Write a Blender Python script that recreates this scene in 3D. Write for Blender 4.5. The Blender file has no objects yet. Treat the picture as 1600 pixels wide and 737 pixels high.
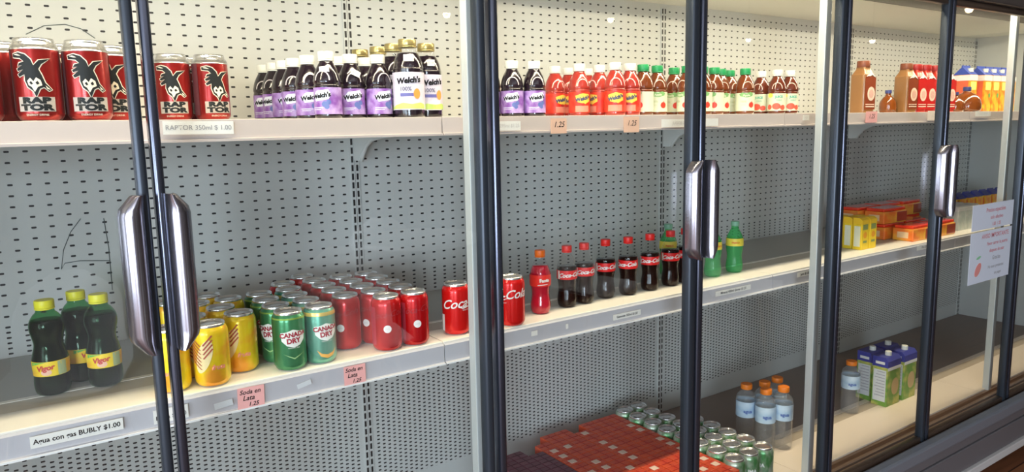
import bpy, bmesh, math, random
from mathutils import Vector, Matrix
random.seed(7)
SC = bpy.context.scene
COL = SC.collection
PI = math.pi
# ------------------------------------------------------------------ camera
S = .0345
CAMY = -37.3731 * S
pitch, roll, yaw = .1469, -.02, .604
F = Vector((math.sin(yaw)*math.cos(pitch), math.cos(yaw)*math.cos(pitch), -math.sin(pitch)))
RT = Vector((math.cos(yaw), -math.sin(yaw), 0)); UP = RT.cross(F)
RT, UP = RT*math.cos(roll) + UP*math.sin(roll), UP*math.cos(roll) - RT*math.sin(roll)
cam = bpy.data.cameras.new('camera'); cam.sensor_fit = 'HORIZONTAL'; cam.sensor_width = 36
cam.lens = 1151.55/1600*36; cam.clip_start = .02
co = bpy.data.objects.new('camera', cam); COL.objects.link(co); SC.camera = co
M = Matrix.Identity(4)
for i, v in enumerate((RT, UP, -F)):
    for k in range(3): M[k][i] = v[k]
M[1][3] = CAMY
co.matrix_world = M
SC.view_settings.view_transform = 'Standard'; SC.view_settings.look = 'None'
SC.view_settings.gamma = 1; SC.view_settings.use_curve_mapping = False
SC.view_settings.exposure = 0.0
SC.cycles.transparent_max_bounces = 32; SC.cycles.max_bounces = 8
# ------------------------------------------------------------------ world and lights
W = bpy.data.worlds.new('world'); SC.world = W; W.use_nodes = True
W.node_tree.nodes['Background'].inputs[0].default_value = (.80, .88, 1, 1)
W.node_tree.nodes['Background'].inputs[1].default_value = 1.0
def area(name, loc, rot, sx, sy, power, col):
    l = bpy.data.lights.new(name, 'AREA'); l.shape = 'RECTANGLE'; l.size = sx; l.size_y = sy
    l.energy = power; l.color = col
    o = bpy.data.objects.new(name, l); COL.objects.link(o); o.location = loc; o.rotation_euler = rot
    return o
WINX = (-2.6,)
area('cooler_tube_light', (2.0, .0, .452), (math.radians(8), 0, 0), 4.8, .035, 46, (1, .85, .60))
area('ceiling_fill', (-.4, -2.7, 1.36), (0, 0, 0), 4.6, 1.0, 25, (.97, .97, 1))  # added fill from above for the left of the cooler, unseen
area('ceiling_fill', (8.0, -2.6, 1.36), (0, 0, 0), 5.5, 1.2, 12, (1, .90, .78))  # added warm fill for the right of the shop, unseen
for wx in WINX:
    area('window_light', (wx, -5.15, .0), (math.radians(90), 0, 0), 1.6, 1.7, 290, (.78, .88, 1))
area('window_light', (-3.96, -2.4, .0), (math.radians(90), 0, math.radians(-90)), 3.4, 1.9, 260, (.80, .89, 1))

# ------------------------------------------------------------------ materials
MATS = {}
def mat(name, col, rough=.5, metal=0, spec=.5, coat=0, trans=0, ior=1.45):
    if name in MATS: return MATS[name]
    m = bpy.data.materials.new(name); m.use_nodes = True
    b = m.node_tree.nodes['Principled BSDF']
    b.inputs['Base Color'].default_value = (*col, 1); b.inputs['Roughness'].default_value = rough
    b.inputs['Metallic'].default_value = metal; b.inputs['Specular IOR Level'].default_value = spec
    b.inputs['Coat Weight'].default_value = coat; b.inputs['Coat Roughness'].default_value = .08
    b.inputs['Transmission Weight'].default_value = trans; b.inputs['IOR'].default_value = ior
    MATS[name] = m
    return m
def noisy(name, c1, c2, scale=8, rough=.5, metal=0, stretch=(1,1,1), lo=.35, hi=.65, coat=0, spec=.5):
    m = mat(name, c1, rough, metal, spec, coat); nt = m.node_tree; b = nt.nodes['Principled BSDF']
    tc = nt.nodes.new('ShaderNodeTexCoord'); mp = nt.nodes.new('ShaderNodeMapping'); n = nt.nodes.new('ShaderNodeTexNoise')
    r = nt.nodes.new('ShaderNodeValToRGB')
    mp.inputs['Scale'].default_value = stretch; n.inputs['Scale'].default_value = scale; n.inputs['Detail'].default_value = 4
    r.color_ramp.elements[0].position = lo; r.color_ramp.elements[1].position = hi
    r.color_ramp.elements[0].color = (*c1, 1); r.color_ramp.elements[1].color = (*c2, 1)
    L = nt.links.new
    L(tc.outputs['Object'], mp.inputs[0]); L(mp.outputs[0], n.inputs['Vector']); L(n.outputs[0], r.inputs[0]); L(r.outputs[0], b.inputs['Base Color'])
    return m
def nmath(nt, op, a, b=None, c=None):
    n = nt.nodes.new('ShaderNodeMath'); n.operation = op
    for i, q in enumerate((a, b, c)):
        if q is None: continue
        if isinstance(q, (int, float)): n.inputs[i].default_value = q
        else: nt.links.new(q, n.inputs[i])
    return n.outputs[0]
def clear(name, tint=(1,1,1), ior=1.5, rough=.03, milky=0, milk=(.9,.9,.9)):
    """thin clear sheet: passes light, reflects by Fresnel"""
    m = bpy.data.materials.new(name); m.use_nodes = True; nt = m.node_tree; nt.nodes.clear(); L = nt.links.new
    o = nt.nodes.new('ShaderNodeOutputMaterial'); t = nt.nodes.new('ShaderNodeBsdfTransparent'); g = nt.nodes.new('ShaderNodeBsdfGlossy')
    lw = nt.nodes.new('ShaderNodeLayerWeight'); lw.inputs[0].default_value = .5; mx = nt.nodes.new('ShaderNodeMixShader')
    f0 = ((ior-1)/(ior+1))**2      # Schlick, the same from both sides of the thin sheet
    pw = nmath(nt, 'POWER', lw.outputs['Facing'], 5); fr = nmath(nt, 'MULTIPLY_ADD', pw, 1-f0, f0)
    t.inputs[0].default_value = (*tint, 1); g.inputs['Roughness'].default_value = rough
    L(fr, mx.inputs[0])
    if milky:
        d = nt.nodes.new('ShaderNodeBsdfDiffuse'); d.inputs[0].default_value = (*milk, 1)
        m2 = nt.nodes.new('ShaderNodeMixShader'); m2.inputs[0].default_value = milky
        L(t.outputs[0], m2.inputs[1]); L(d.outputs[0], m2.inputs[2]); L(m2.outputs[0], mx.inputs[1])
    else: L(t.outputs[0], mx.inputs[1])
    L(g.outputs[0], mx.inputs[2]); L(mx.outputs[0], o.inputs[0])
    MATS[name] = m
    return m

# ------------------------------------------------------------------ mesh helpers
def link(name, me, m, parent=None, smooth=False):
    o = bpy.data.objects.new(name, me); COL.objects.link(o)
    if m is not None and not me.materials: me.materials.append(m)
    if smooth:
        for p in me.polygons: p.use_smooth = True
    if parent: o.parent = parent
    return o
def tag(o, label=None, cat=None, group=None, kind=None):
    if label: o['label'] = label
    if cat: o['category'] = cat
    if group: o['group'] = group
    if kind: o['kind'] = kind
    return o
def empty(name, loc=(0,0,0), rz=0):
    o = bpy.data.objects.new(name, None); COL.objects.link(o); o.location = loc; o.rotation_euler = (0,0,rz)
    o.empty_display_size = .02
    return o
class MB:
    def __init__(s): s.v = []; s.f = []
    def box(s, x0, x1, y0, y1, z0, z1):
        n = len(s.v)
        s.v += [(x0,y0,z0),(x1,y0,z0),(x1,y1,z0),(x0,y1,z0),(x0,y0,z1),(x1,y0,z1),(x1,y1,z1),(x0,y1,z1)]
        s.f += [tuple(n+i for i in q) for q in ((0,3,2,1),(4,5,6,7),(0,1,5,4),(1,2,6,5),(2,3,7,6),(3,0,4,7))]
        return s
    def prism(s, prof, a0, a1, axis='x'):
        """closed profile extruded along axis; prof given in the other two axes"""
        n = len(s.v); k = len(prof)
        for a in (a0, a1):
            for p, q in prof: s.v.append({'x':(a,p,q),'y':(p,a,q),'z':(p,q,a)}[axis])
        s.f.append(tuple(range(n, n+k))[::-1]); s.f.append(tuple(range(n+k, n+2*k)))
        for i in range(k): j = (i+1)%k; s.f.append((n+i, n+j, n+k+j, n+k+i))
        return s
    def lathe(s, prof, seg=32, cap0=True, cap1=True, cx=0, cy=0, sq=None):
        """prof = [(radius, z)] bottom to top; sq = squareness function"""
        n = len(s.v); k = len(prof)
        for r, z in prof:
            for i in range(seg):
                a = 2*PI*i/seg; m_ = 1
                if sq: m_ = sq(a)
                s.v.append((cx+r*m_*math.cos(a), cy+r*m_*math.sin(a), z))
        for j in range(k-1):
            for i in range(seg):
                i2 = (i+1)%seg
                s.f.append((n+j*seg+i, n+j*seg+i2, n+(j+1)*seg+i2, n+(j+1)*seg+i))
        if cap0: s.f.append(tuple(n+i for i in range(seg))[::-1])
        if cap1: s.f.append(tuple(n+(k-1)*seg+i for i in range(seg)))
        return s
    def tube(s, pts, r, seg=8):
        n = len(s.v); P = [Vector(p) for p in pts]
        for i, p in enumerate(P):
            d = (P[min(i+1, len(P)-1)] - P[max(i-1, 0)]).normalized()
            a = d.cross(Vector((0,0,1)))
            if a.length < .1: a = d.cross(Vector((1,0,0)))
            a.normalize(); b = d.cross(a)
            for k in range(seg):
                t = 2*PI*k/seg; s.v.append(tuple(p + a*r*math.cos(t) + b*r*math.sin(t)))
        for i in range(len(P)-1):
            for k in range(seg):
                k2 = (k+1)%seg
                s.f.append((n+i*seg+k, n+i*seg+k2, n+(i+1)*seg+k2, n+(i+1)*seg+k))
        s.f.append(tuple(n+k for k in range(seg))[::-1]); s.f.append(tuple(n+(len(P)-1)*seg+k for k in range(seg)))
        return s
    def mesh(s, name, bevel=0, segs=2):
        me = bpy.data.meshes.new(name); me.from_pydata(s.v, [], s.f); me.update()
        bm = bmesh.new(); bm.from_mesh(me)
        bmesh.ops.recalc_face_normals(bm, faces=bm.faces)
        if bevel:
            bmesh.ops.bevel(bm, geom=list(bm.edges), offset=bevel, segments=segs, profile=.5, affect='EDGES')
        bm.to_mesh(me); bm.free()
        return me
    def build(s, name, m, parent=None, smooth=False, bevel=0, segs=2):
        return link(name, s.mesh(name, bevel, segs), m, parent, smooth)
def set_smooth_angle(o, ang=40):
    me = o.data
    for p in me.polygons: p.use_smooth = True
    bm = bmesh.new(); bm.from_mesh(me)
    for e in bm.edges:
        if len(e.link_faces) == 2 and e.calc_face_angle(0) > math.radians(ang): e.smooth = False
    bm.to_mesh(me); bm.free()
    return o
def text_bm(body, size, shear=0, bold=0, align='CENTER', spacing=1.0):
    c = bpy.data.curves.new('t', 'FONT'); c.body = body; c.size = size; c.shear = shear; c.align_x = align; c.align_y = 'CENTER'
    c.resolution_u = 3; c.offset = bold; c.space_character = spacing
    o = bpy.data.objects.new('t', c); COL.objects.link(o)
    bpy.context.view_layer.update()
    me = bpy.data.meshes.new_from_object(o.evaluated_get(bpy.context.evaluated_depsgraph_get()))
    bpy.data.objects.remove(o); bpy.data.curves.remove(c)
    bm = bmesh.new(); bm.from_mesh(me); bpy.data.meshes.remove(me)
    return bm
def wrap(bm, R, z, phi=0, tilt=0, sx=1, eps=.0007):
    """put a flat xy drawing on the front (-y) of a cylinder"""
    if tilt: bmesh.ops.rotate(bm, verts=bm.verts, cent=(0,0,0), matrix=Matrix.Rotation(tilt, 3, 'Z'))
    xs = [v.co.x for v in bm.verts]; x = min(xs)
    while x < max(xs):
        bmesh.ops.bisect_plane(bm, geom=list(bm.verts)+list(bm.edges)+list(bm.faces), plane_co=(x,0,0), plane_no=(1,0,0))
        x += .004
    for v in bm.verts:
        a = v.co.x*sx/R + phi; zz = v.co.y + z
        rr = (R(zz) if callable(R) else R) + eps
        v.co = (rr*math.sin(a), -rr*math.cos(a), zz)
    me = bpy.data.meshes.new('print'); bm.to_mesh(me); bm.free()
    return me
def poly_bm(polys):
    bm = bmesh.new()
    for p in polys: bm.faces.new([bm.verts.new((x, y, 0)) for x, y in p])
    return bm
def ell(cx, cy, rx, ry, n=24, rot=0):
    return [(cx+rx*math.cos(2*PI*i/n)*math.cos(rot)-ry*math.sin(2*PI*i/n)*math.sin(rot), cy+rx*math.cos(2*PI*i/n)*math.sin(rot)+ry*math.sin(2*PI*i/n)*math.cos(rot)) for i in range(n)]
def rect(x0, y0, x1, y1): return [(x0,y0),(x1,y0),(x1,y1),(x0,y1)]
def wtext(name, body, size, R, z, m, parent, phi=0, tilt=0, shear=0, bold=0, sx=1, eps=.0009, spacing=1):
    return link(name, wrap(text_bm(body, size, shear, bold, spacing=spacing), R, z, phi, tilt, sx, eps), m, parent)
def wpoly(name, polys, R, z, m, parent, phi=0, tilt=0, eps=.0005):
    return link(name, wrap(poly_bm(polys), R, z, phi, tilt, 1, eps), m, parent)
def flat_text(name, body, size, loc, m, parent, rot=0, face='front', bold=0, shear=0, spacing=1, sx=1):
    """drawing on a vertical face; front faces -y, left faces -x"""
    bm = text_bm(body, size, shear, bold, spacing=spacing)
    for v in bm.verts:
        x, y = v.co.x*sx, v.co.y; x, y = x*math.cos(rot)-y*math.sin(rot), x*math.sin(rot)+y*math.cos(rot)
        v.co = (loc[0]+x, loc[1], loc[2]+y) if face == 'front' else (loc[0], loc[1]-x, loc[2]+y)
    me = bpy.data.meshes.new('print'); bm.to_mesh(me); bm.free()
    return link(name, me, m, parent)
def dup(root, loc, rz=None, label=None, scale=None):
    r = root.copy(); COL.objects.link(r); r.location = loc
    if rz is not None: r.rotation_euler = (0,0,rz)
    if label: r['label'] = label
    if scale: r.scale = scale
    for ch in list(root.children):
        c = ch.copy(); COL.objects.link(c); c.parent = r
        for g in list(ch.children):
            d = g.copy(); COL.objects.link(d); d.parent = c
    return r
def facing(x, y): return -math.atan2(x, y - CAMY)
class Kind:
    """first placement uses the prototype itself, later ones are copies"""
    def __init__(s, root, cat, group): s.root = root; s.used = False; root['category'] = cat; root['group'] = group
    def put(s, x, y, z, label, rz=None, scale=None):
        if rz is None: rz = facing(x, y)
        if s.used: return dup(s.root, (x,y,z), rz, label, scale)
        s.used = True; s.root.location = (x,y,z); s.root.rotation_euler = (0,0,rz); s.root['label'] = label
        if scale: s.root.scale = scale
        return s.root
ORD = ['', 'first','second','third','fourth','fifth','sixth','seventh','eighth','ninth','tenth','eleventh','twelfth','thirteenth']

# ------------------------------------------------------------------ palette
steel = mat('silver_mullion', (.62,.66,.66), .38, .35)
dark = mat('dark_anodised', (.045,.055,.07), .38, .6)
blueblack = mat('door_tube', (.09,.10,.135), .25, .85)
brushed = mat('handle_metal', (.30,.29,.33), .24, .95)
silver = mat('can_silver', (.78,.78,.78), .25, .9)
white = mat('white_plastic', (.78,.77,.74), .4)
paperw = mat('label_paper', (.76,.75,.71), .7)
ink = mat('ink', (.015,.015,.018), .8, spec=.1)
pink = mat('pink_note', (.85,.42,.40), .75)
peach = mat('peach_note', (.72,.46,.34), .75)
shelfm = mat('shelf_enamel', (.86,.82,.74), .38)
railm = mat('rail_top', (.50,.44,.42), .45)
railg = mat('rail_mid', (.46,.46,.50), .4)
wallm = mat('cabinet_enamel', (.55,.56,.54), .5)
housing = mat('housing_brown', (.035,.026,.02), .5)
# ------------------------------------------------------------------ cabinet
X0, X1, BY = -.43, 4.42, .641
WB, J0, U0 = 1.204, .7925, .8065
PZ, QZ = .0345, .0239
ZT, ZM, ZD = .0233, -.4819, -1.107
def peg_material():
    m = mat('pegboard', (.57,.58,.56), .5); nt = m.node_tree; L = nt.links.new
    tc = nt.nodes.new('ShaderNodeTexCoord'); sp = nt.nodes.new('ShaderNodeSeparateXYZ'); L(tc.outputs['Object'], sp.inputs[0])
    x, z = sp.outputs[0], sp.outputs[2]
    mm = lambda op, a, b=None, c=None: nmath(nt, op, a, b, c)
    t = mm('MULTIPLY', mm('FRACT', mm('DIVIDE', mm('SUBTRACT', x, U0 - 2*WB), WB)), WB)
    c = mm('DIVIDE', mm('SUBTRACT', t, .95*PZ), PZ)
    def holes(cc, lo, hi, pitch, zo, hw, hh):
        fx = mm('MULTIPLY', mm('ABSOLUTE', mm('SUBTRACT', mm('FRACT', mm('ADD', cc, .5)), .5)), PZ)
        rz = mm('DIVIDE', mm('SUBTRACT', z, zo), pitch)
        fz = mm('MULTIPLY', mm('ABSOLUTE', mm('SUBTRACT', mm('FRACT', mm('ADD', rz, .5)), .5)), pitch)
        e = mm('ADD', mm('POWER', mm('DIVIDE', fx, hw), 4), mm('POWER', mm('DIVIDE', fz, hh), 4))
        h = mm('LESS_THAN', e, 1)
        return mm('MULTIPLY', h, mm('MULTIPLY', mm('GREATER_THAN', cc, lo), mm('LESS_THAN', cc, hi)))
    zr = -.0318
    A = mm('MULTIPLY', holes(c, -.5, 33.5, QZ, zr, .0050, .0023), mm('GREATER_THAN', z, -.42))
    A = mm('MULTIPLY', A, mm('LESS_THAN', z, .405))
    B = mm('MULTIPLY', holes(c, -.5, 33.5, QZ/2, zr, .0045, .0021), mm('MULTIPLY', mm('LESS_THAN', z, -.42), mm('GREATER_THAN', z, -1.045)))
    c2 = mm('SUBTRACT', c, .5)
    C_ = mm('MULTIPLY', holes(c2, -.5, 32.5, QZ/2, zr + QZ/4, .0045, .0021), mm('MULTIPLY', mm('LESS_THAN', z, -.735), mm('GREATER_THAN', z, -1.04)))
    h = mm('MAXIMUM', A, mm('MAXIMUM', B, C_))
    mx = nt.nodes.new('ShaderNodeMixRGB'); L(h, mx.inputs[0])
    mx.inputs[1].default_value = (.57,.58,.56,1); mx.inputs[2].default_value = (.015,.015,.018,1)
    L(mx.outputs[0], nt.nodes['Principled BSDF'].inputs['Base Color'])
    return m
def slot_material():
    m = mat('upright_slots', (.57,.58,.56), .5); nt = m.node_tree; L = nt.links.new
    tc = nt.nodes.new('ShaderNodeTexCoord'); sp = nt.nodes.new('ShaderNodeSeparateXYZ'); L(tc.outputs['Object'], sp.inputs[0])
    mm = lambda op, a, b=None, c=None: nmath(nt, op, a, b, c)
    fx = mm('ABSOLUTE', mm('SUBTRACT', mm('ABSOLUTE', sp.outputs[0]), .0068))
    rz = mm('DIVIDE', sp.outputs[2], QZ)
    fz = mm('MULTIPLY', mm('ABSOLUTE', mm('SUBTRACT', mm('FRACT', rz), .5)), QZ)
    h = mm('MULTIPLY', mm('LESS_THAN', fx, .0031), mm('LESS_THAN', fz, .0086))
    seam = mm('LESS_THAN', mm('ABSOLUTE', sp.outputs[0]), .0007)
    h = mm('MAXIMUM', h, mm('MULTIPLY', seam, .7))
    mx = nt.nodes.new('ShaderNodeMixRGB'); L(h, mx.inputs[0])
    mx.inputs[1].default_value = (.57,.58,.56,1); mx.inputs[2].default_value = (.02,.02,.022,1)
    L(mx.outputs[0], nt.nodes['Principled BSDF'].inputs['Base Color'])
    return m
cab = empty('display_cooler', (2.0, .3, -1.385))
tag(cab, 'long white perforated-back glass-fronted drinks cooler filling the picture', 'cooler')
cab_inv = (-2.0, -.3, 1.385)
def cpart(name, mb, m, bevel=0, smooth=False):
    o = mb.build(name, m, cab, smooth, bevel); o.location = cab_inv; return o
peg = peg_material(); slot = slot_material()
cpart('back_panel', MB().box(X0, X1, BY, BY+.02, -1.13, .4236), peg)
cpart('side_wall', MB().box(X1, X1+.03, -.02, BY+.02, -1.13, .4236), wallm)
cpart('side_wall', MB().box(X0-.03, X0, -.02, BY+.02, -1.13, .4236), wallm)
cpart('top_panel', MB().box(X0-.03, X1+.03, .235, BY+.02, .4236, .45), mat('top_enamel', (.60,.60,.56), .5))
cpart('lamp_housing', MB().box(X0-.03, X1+.03, -.05, .235, .475, .50).box(X0-.03, X1+.03, .232, .236, .4236, .475), housing)
cpart('header_beam', MB().box(X0-.03, X1+.03, -.10, -.03, .385, .50), mat('header_dark', (.07,.055,.05), .4, .3), bevel=.004)
for i in range(-1, 4):
    ux = U0 + i*WB
    if i == 3: ux = X1-.014
    if ux < X0: continue
    o = MB().box(-.0125, .0125, -.004, .002, -1.0, 1.43 - .02).build('upright', slot, cab); o.location = (ux-2.0, BY-.3, 1.385-1.02+.02)
    if -.5 < ux < X1:
        # curved shelf bracket under the top shelf
        if i < 3:
            prof = [(BY-.006, .0), (BY-.006, -.083), (.60, -.083), (.59, -.066), (.565, -.042), (.53, -.026), (.47, -.018), (.40, -.014), (.13, -.012), (.13, .0)]
            br = MB().prism(prof, ux-.002, ux+.002, 'x')
            cpart('bracket', br, mat('bracket_paint', (.72,.73,.70), .45))
            br = MB().prism([(p, q + ZM - .02) for p, q in [(BY-.006, .0), (BY-.006, -.06), (.60, -.06), (.55, -.035), (.16, -.03), (.16, 0)]], ux-.002, ux+.002, 'x')
            cpart('bracket', br, MATS['bracket_paint'])
            rim = MB(); pts = [(ux+.005, p-.001, q) for p, q in prof[2:8]]
            rim.tube(pts, .006, 6); cpart('bracket_flange', rim, MATS['bracket_paint'], smooth=True)
for i in range(3):
    px = (.785, 2.004, 3.252)[i]
    cpart('mullion', MB().box(px, px+.027, -.006, .018, -1.125, .44), steel, bevel=.002)
# sill, front bar, base
sillm = noisy('sill_bronze', (.17,.10,.06), (.30,.19,.12), 3, .35, .4, (1,60,60))
sp = [(.004,-1.112),(.004,-1.20),(-.080,-1.20),(-.080,-1.130),(-.050,-1.130),(-.048,-1.116),(-.044,-1.116),(-.042,-1.13),(-.040,-1.13),(-.038,-1.112),(-.030,-1.112),(-.028,-1.122),(-.012,-1.122),(-.010,-1.110)]
cpart('sill_channel', MB().prism(sp, X0-.03, X1+.03, 'x'), sillm)
cpart('front_bar', MB().box(X0-.05, X1+.05, -.122, -.083, -1.166, -1.118), mat('bar_grey', (.26,.28,.32), .4, .4), bevel=.008)
cpart('kick_panel', MB().box(X0-.05, X1+.05, -.100, -.081, -1.215, -1.168).box(X0-.05, X1+.05, -.104, .0, -1.305, -1.218), mat('kick_grey', (.19,.18,.19), .45, .3), bevel=.003)
cpart('light_strip', MB().box(X0-.05, X1+.05, -.116, -.02, -1.338, -1.306), mat('strip_pale', (.62,.60,.58), .4), bevel=.003)
cpart('plinth', MB().box(X0, X1, -.07, .60, -1.384, -1.30), mat('plinth_black', (.02,.018,.018), .5))
# pen marks
pen = mat('pen_mark', (.10,.12,.12), .6)
def pm(pts, r=.0009):
    cpart('pen_mark', MB().tube([(x, BY-.001, z) for x, z in pts], r, 5), pen)
pm([(.140,-.187),(.118,-.215),(.100,-.255),(.092,-.298),(.10,-.285),(.13,-.283),(.19,-.290)])
pm([(.186,-.19),(.190,-.26),(.189,-.36)])
pm([(.075,.217),(.11,.237),(.15,.242),(.18,.234),(.205,.215)])

# ------------------------------------------------------------------ shelves
SH = [('far left', X0+.002, J0), ('left middle', J0, J0+WB), ('right middle', J0+WB, J0+2*WB), ('far right', J0+2*WB, X1-.002)]
for nm, a, b in SH:
    t = empty('upper_shelf', ((a+b)/2, .12, ZT-.02))
    tag(t, f'{nm} section of the white upper shelf carrying cans, juices and cartons' if nm in ('far left','far right') else f'{nm} section of the white upper shelf below the juice bottles', 'shelf', 'sections of the upper shelf')
    def sp_(name, mb, m, bevel=0):
        o = mb.build(name, m, t, bevel=bevel); o.location = (-(a+b)/2, -.12, -(ZT-.02)); return o
    sp_('shelf_board', MB().box(a+.001, b-.001, .122, BY-.008, ZT-.018, ZT), shelfm, .0015)
    sp_('price_rail', MB().prism([(.1175,ZT),(.121,ZT+.001),(.121,-.0145),(.110,-.0155),(.110,-.011),(.1155,-.010)], a+.0015, b-.0015, 'x'), railm)
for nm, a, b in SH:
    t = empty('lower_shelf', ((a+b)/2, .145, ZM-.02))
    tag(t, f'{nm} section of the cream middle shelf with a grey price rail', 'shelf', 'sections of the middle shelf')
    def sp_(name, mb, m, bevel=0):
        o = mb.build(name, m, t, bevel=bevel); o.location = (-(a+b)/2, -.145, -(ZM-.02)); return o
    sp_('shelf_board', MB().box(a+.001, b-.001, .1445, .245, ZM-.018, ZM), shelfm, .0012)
    sp_('shaded_strip', MB().box(a+.001, b-.001, .2455, .3045, ZM-.018, ZM-.0004), mat('shade_tan', (.60,.56,.48), .5))  # shade below the upper shelf put into this strip's tan
    sp_('light_line', MB().box(a+.001, b-.001, .305, .318, ZM-.018, ZM+.0004), shelfm)  # line of light across the shelf, put in as a cream strip
    sp_('rear_board', MB().box(a+.001, b-.001, .3185, BY-.008, ZM-.018, ZM-.0002), mat('shade_grey', (.40,.41,.39), .45))  # rear of the shelf greyed, the upper shelf's shade in its colour
    sp_('price_rail', MB().prism([(.139,ZM-.008),(.143,ZM-.004),(.143,ZM-.05),(.134,ZM-.0512),(.134,ZM-.048),(.139,ZM-.046)], a+.0015, b-.0015, 'x'), railg)
    sp_('rail_edge', MB().box(a+.0015, b-.0015, .1325, .1345, ZM-.0514, ZM-.0475), mat('rail_white', (.8,.8,.8), .4))
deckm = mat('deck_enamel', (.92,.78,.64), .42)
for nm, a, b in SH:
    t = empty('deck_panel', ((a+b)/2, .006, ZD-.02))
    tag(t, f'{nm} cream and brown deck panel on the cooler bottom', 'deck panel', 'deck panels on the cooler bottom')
    for pn, y0, y1, dz, m in (('front_board', .006, .172, 0, deckm), ('shaded_recess', .1725, .2145, -.0004, mat('deck_shade_tan', (.52,.43,.33), .5)), ('board_ridge', .215, .238, .0004, deckm), ('rear_board', .2385, BY-.003, -.0002, mat('rear_brown', (.25,.205,.18), .5))):  # tan strip is darker cream, with shade put into its colour
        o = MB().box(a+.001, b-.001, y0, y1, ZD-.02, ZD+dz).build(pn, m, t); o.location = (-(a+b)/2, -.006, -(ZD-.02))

# ------------------------------------------------------------------ glass doors
glass = clear('door_glass', (.93,.95,.95), 1.5, .0)
YD = -.08
def handle(parent, x, side, ox):
    """rounded bar pull with bevelled ends; side=+1 reaches right of the stile"""
    z0, z1 = -.327, -.088; w = .036
    mb = MB(); seg = 12; rings = []
    def ring(z, k):
        pts = []
        for i in range(seg+1):
            a = PI*i/seg
            px = x + side*(w*k*.5*(1-math.cos(a))); py = YD - .002 - .030*math.sin(a)**.8
            pts.append((px, py, z))
        for i in range(seg-1, 0, -1):
            a = PI*i/seg
            px = x + side*(.003 + (w*k-.006)*.5*(1-math.cos(a))); py = YD - .002 - .024*math.sin(a)**.8 + .004
            pts.append((px, py, z))
        return pts
    zs = [(z0, .40), (z0+.002, .50), (z0+.020, .93), (z0+.030, 1), (z1-.030, 1), (z1-.020, .93), (z1-.002, .50), (z1, .40)]
    for z, k in zs:
        r = ring(z, k); rings.append(len(mb.v)); mb.v += r; n = len(r)
    for a, b in zip(rings, rings[1:]):
        for i in range(n): j = (i+1)%n; mb.f.append((a+i, a+j, b+j, b+i))
    mb.f.append(tuple(rings[0]+i for i in range(n))); mb.f.append(tuple(rings[-1]+i for i in range(n)))
    o = mb.build('door_handle', brushed, parent); o.location = ox; set_smooth_angle(o, 50)
def door(label, xa, xb, wl, wr, ml, mr, hside):
    t = empty('glass_door', ((xa+xb)/2, YD, -1.13)); tag(t, label, 'glass door', 'glass doors of the cooler')
    ox = (-(xa+xb)/2, -YD, 1.13)
    def p(name, mb, m, bevel=0):
        o = mb.build(name, m, t, bevel=bevel); o.location = ox
        if bevel: set_smooth_angle(o, 60)
    zt, zb = .384, -1.128
    p('door_stile', MB().box(xa, xa+wl, YD, YD+.028, zb, zt), ml, .005)
    p('door_stile', MB().box(xb-wr, xb, YD, YD+.028, zb, zt), mr, .005)
    p('bottom_rail', MB().box(xa+wl, xb-wr, YD+.004, YD+.024, zb, zb+.02), mat('rail_bronze', (.10,.065,.045), .4, .5), .002)
    p('top_rail', MB().box(xa+wl, xb-wr, YD+.004, YD+.024, zt-.02, zt), MATS['rail_bronze'], .002)
    p('glass_pane', MB().box(xa+wl-.001, xb-wr+.001, YD+.012, YD+.016, zb+.019, zt-.019), glass)
    if hside == 'r': handle(t, xb-.010, -1, ox)
    if hside == 'l': handle(t, xa+.010, 1, ox)
c0 = .1835; p0 = .789
door('far left glass door with black frame, over the yellow-capped soda bottles', p0-WB+.008, c0-.004, .017, .015, blueblack, dark, 'r')
door('second glass door from the left, over the yellow, green and red cans', c0+.004, p0-.006, .015, .018, blueblack, dark, 'l')
door('third glass door from the left, over the dark cola bottles', p0+.007, c0+WB-.003, .017, .024, blueblack, dark, 'r')
door('fourth glass door from the left, over the bottles with orange caps', c0+WB+.004, p0+WB-.002, .020, .024, blueblack, dark, 'l')
door('fifth glass door from the left, over the yellow juice boxes', p0+WB+.007, c0+2*WB-.003, .017, .022, blueblack, dark, 'r')
door('sixth glass door from the left, with paper notices taped on', c0+2*WB+.004, p0+2*WB+.035, .020, .024, blueblack, dark, 'l')
door('far right glass door at the picture edge', p0+2*WB+.048, p0+3*WB-.1, .017, .024, blueblack, dark, None)

# ------------------------------------------------------------------ drink cans
def can(name, bodym, h=.122, r=.033, lidm=silver):
    t = empty(name)
    k = r/.033; f = h
    body = MB().lathe([(r*.80, .0015),(r*.88, .004),(r*.985, .010),(r, .014),(r, f-.019),(r*.985, f-.015),(r*.93, f-.010),(r*.86, f-.006)], 32, True, False)
    link('can_body', body.mesh('can_body'), bodym, t, True)
    lid = MB().lathe([(r*.85, f-.0065),(r*.86, f-.003),(r*.83, f),(r*.80, f-.0005),(r*.775, f-.0045),(r*.70, f-.0048),(.001, f-.0048)], 32, False, False)
    l = link('can_lid', lid.mesh('can_lid'), lidm, t, True)
    base = MB().lathe([(r*.70,.004),(r*.76, 0),(r*.80, .0001),(r*.82,.002)], 32, True, False)
    link('can_base', base.mesh('can_base'), lidm, t, True)
    tb = MB().prism([(x*.010*k, y*.013*k+.002) for x, y in ell(0,0,1,1,14)], f-.0046, f-.0034, 'z')
    link('pull_tab', tb.mesh('pull_tab'), silver, l)
    op = MB().prism([(x*.009*k, y*.007*k-.012*k) for x, y in ell(0,0,1,1,14)], f-.0049, f-.0046, 'z')
    link('can_mouth', op.mesh('can_mouth'), mat('mouth_line', (.35,.35,.36), .4, .8), l)
    return t
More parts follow.
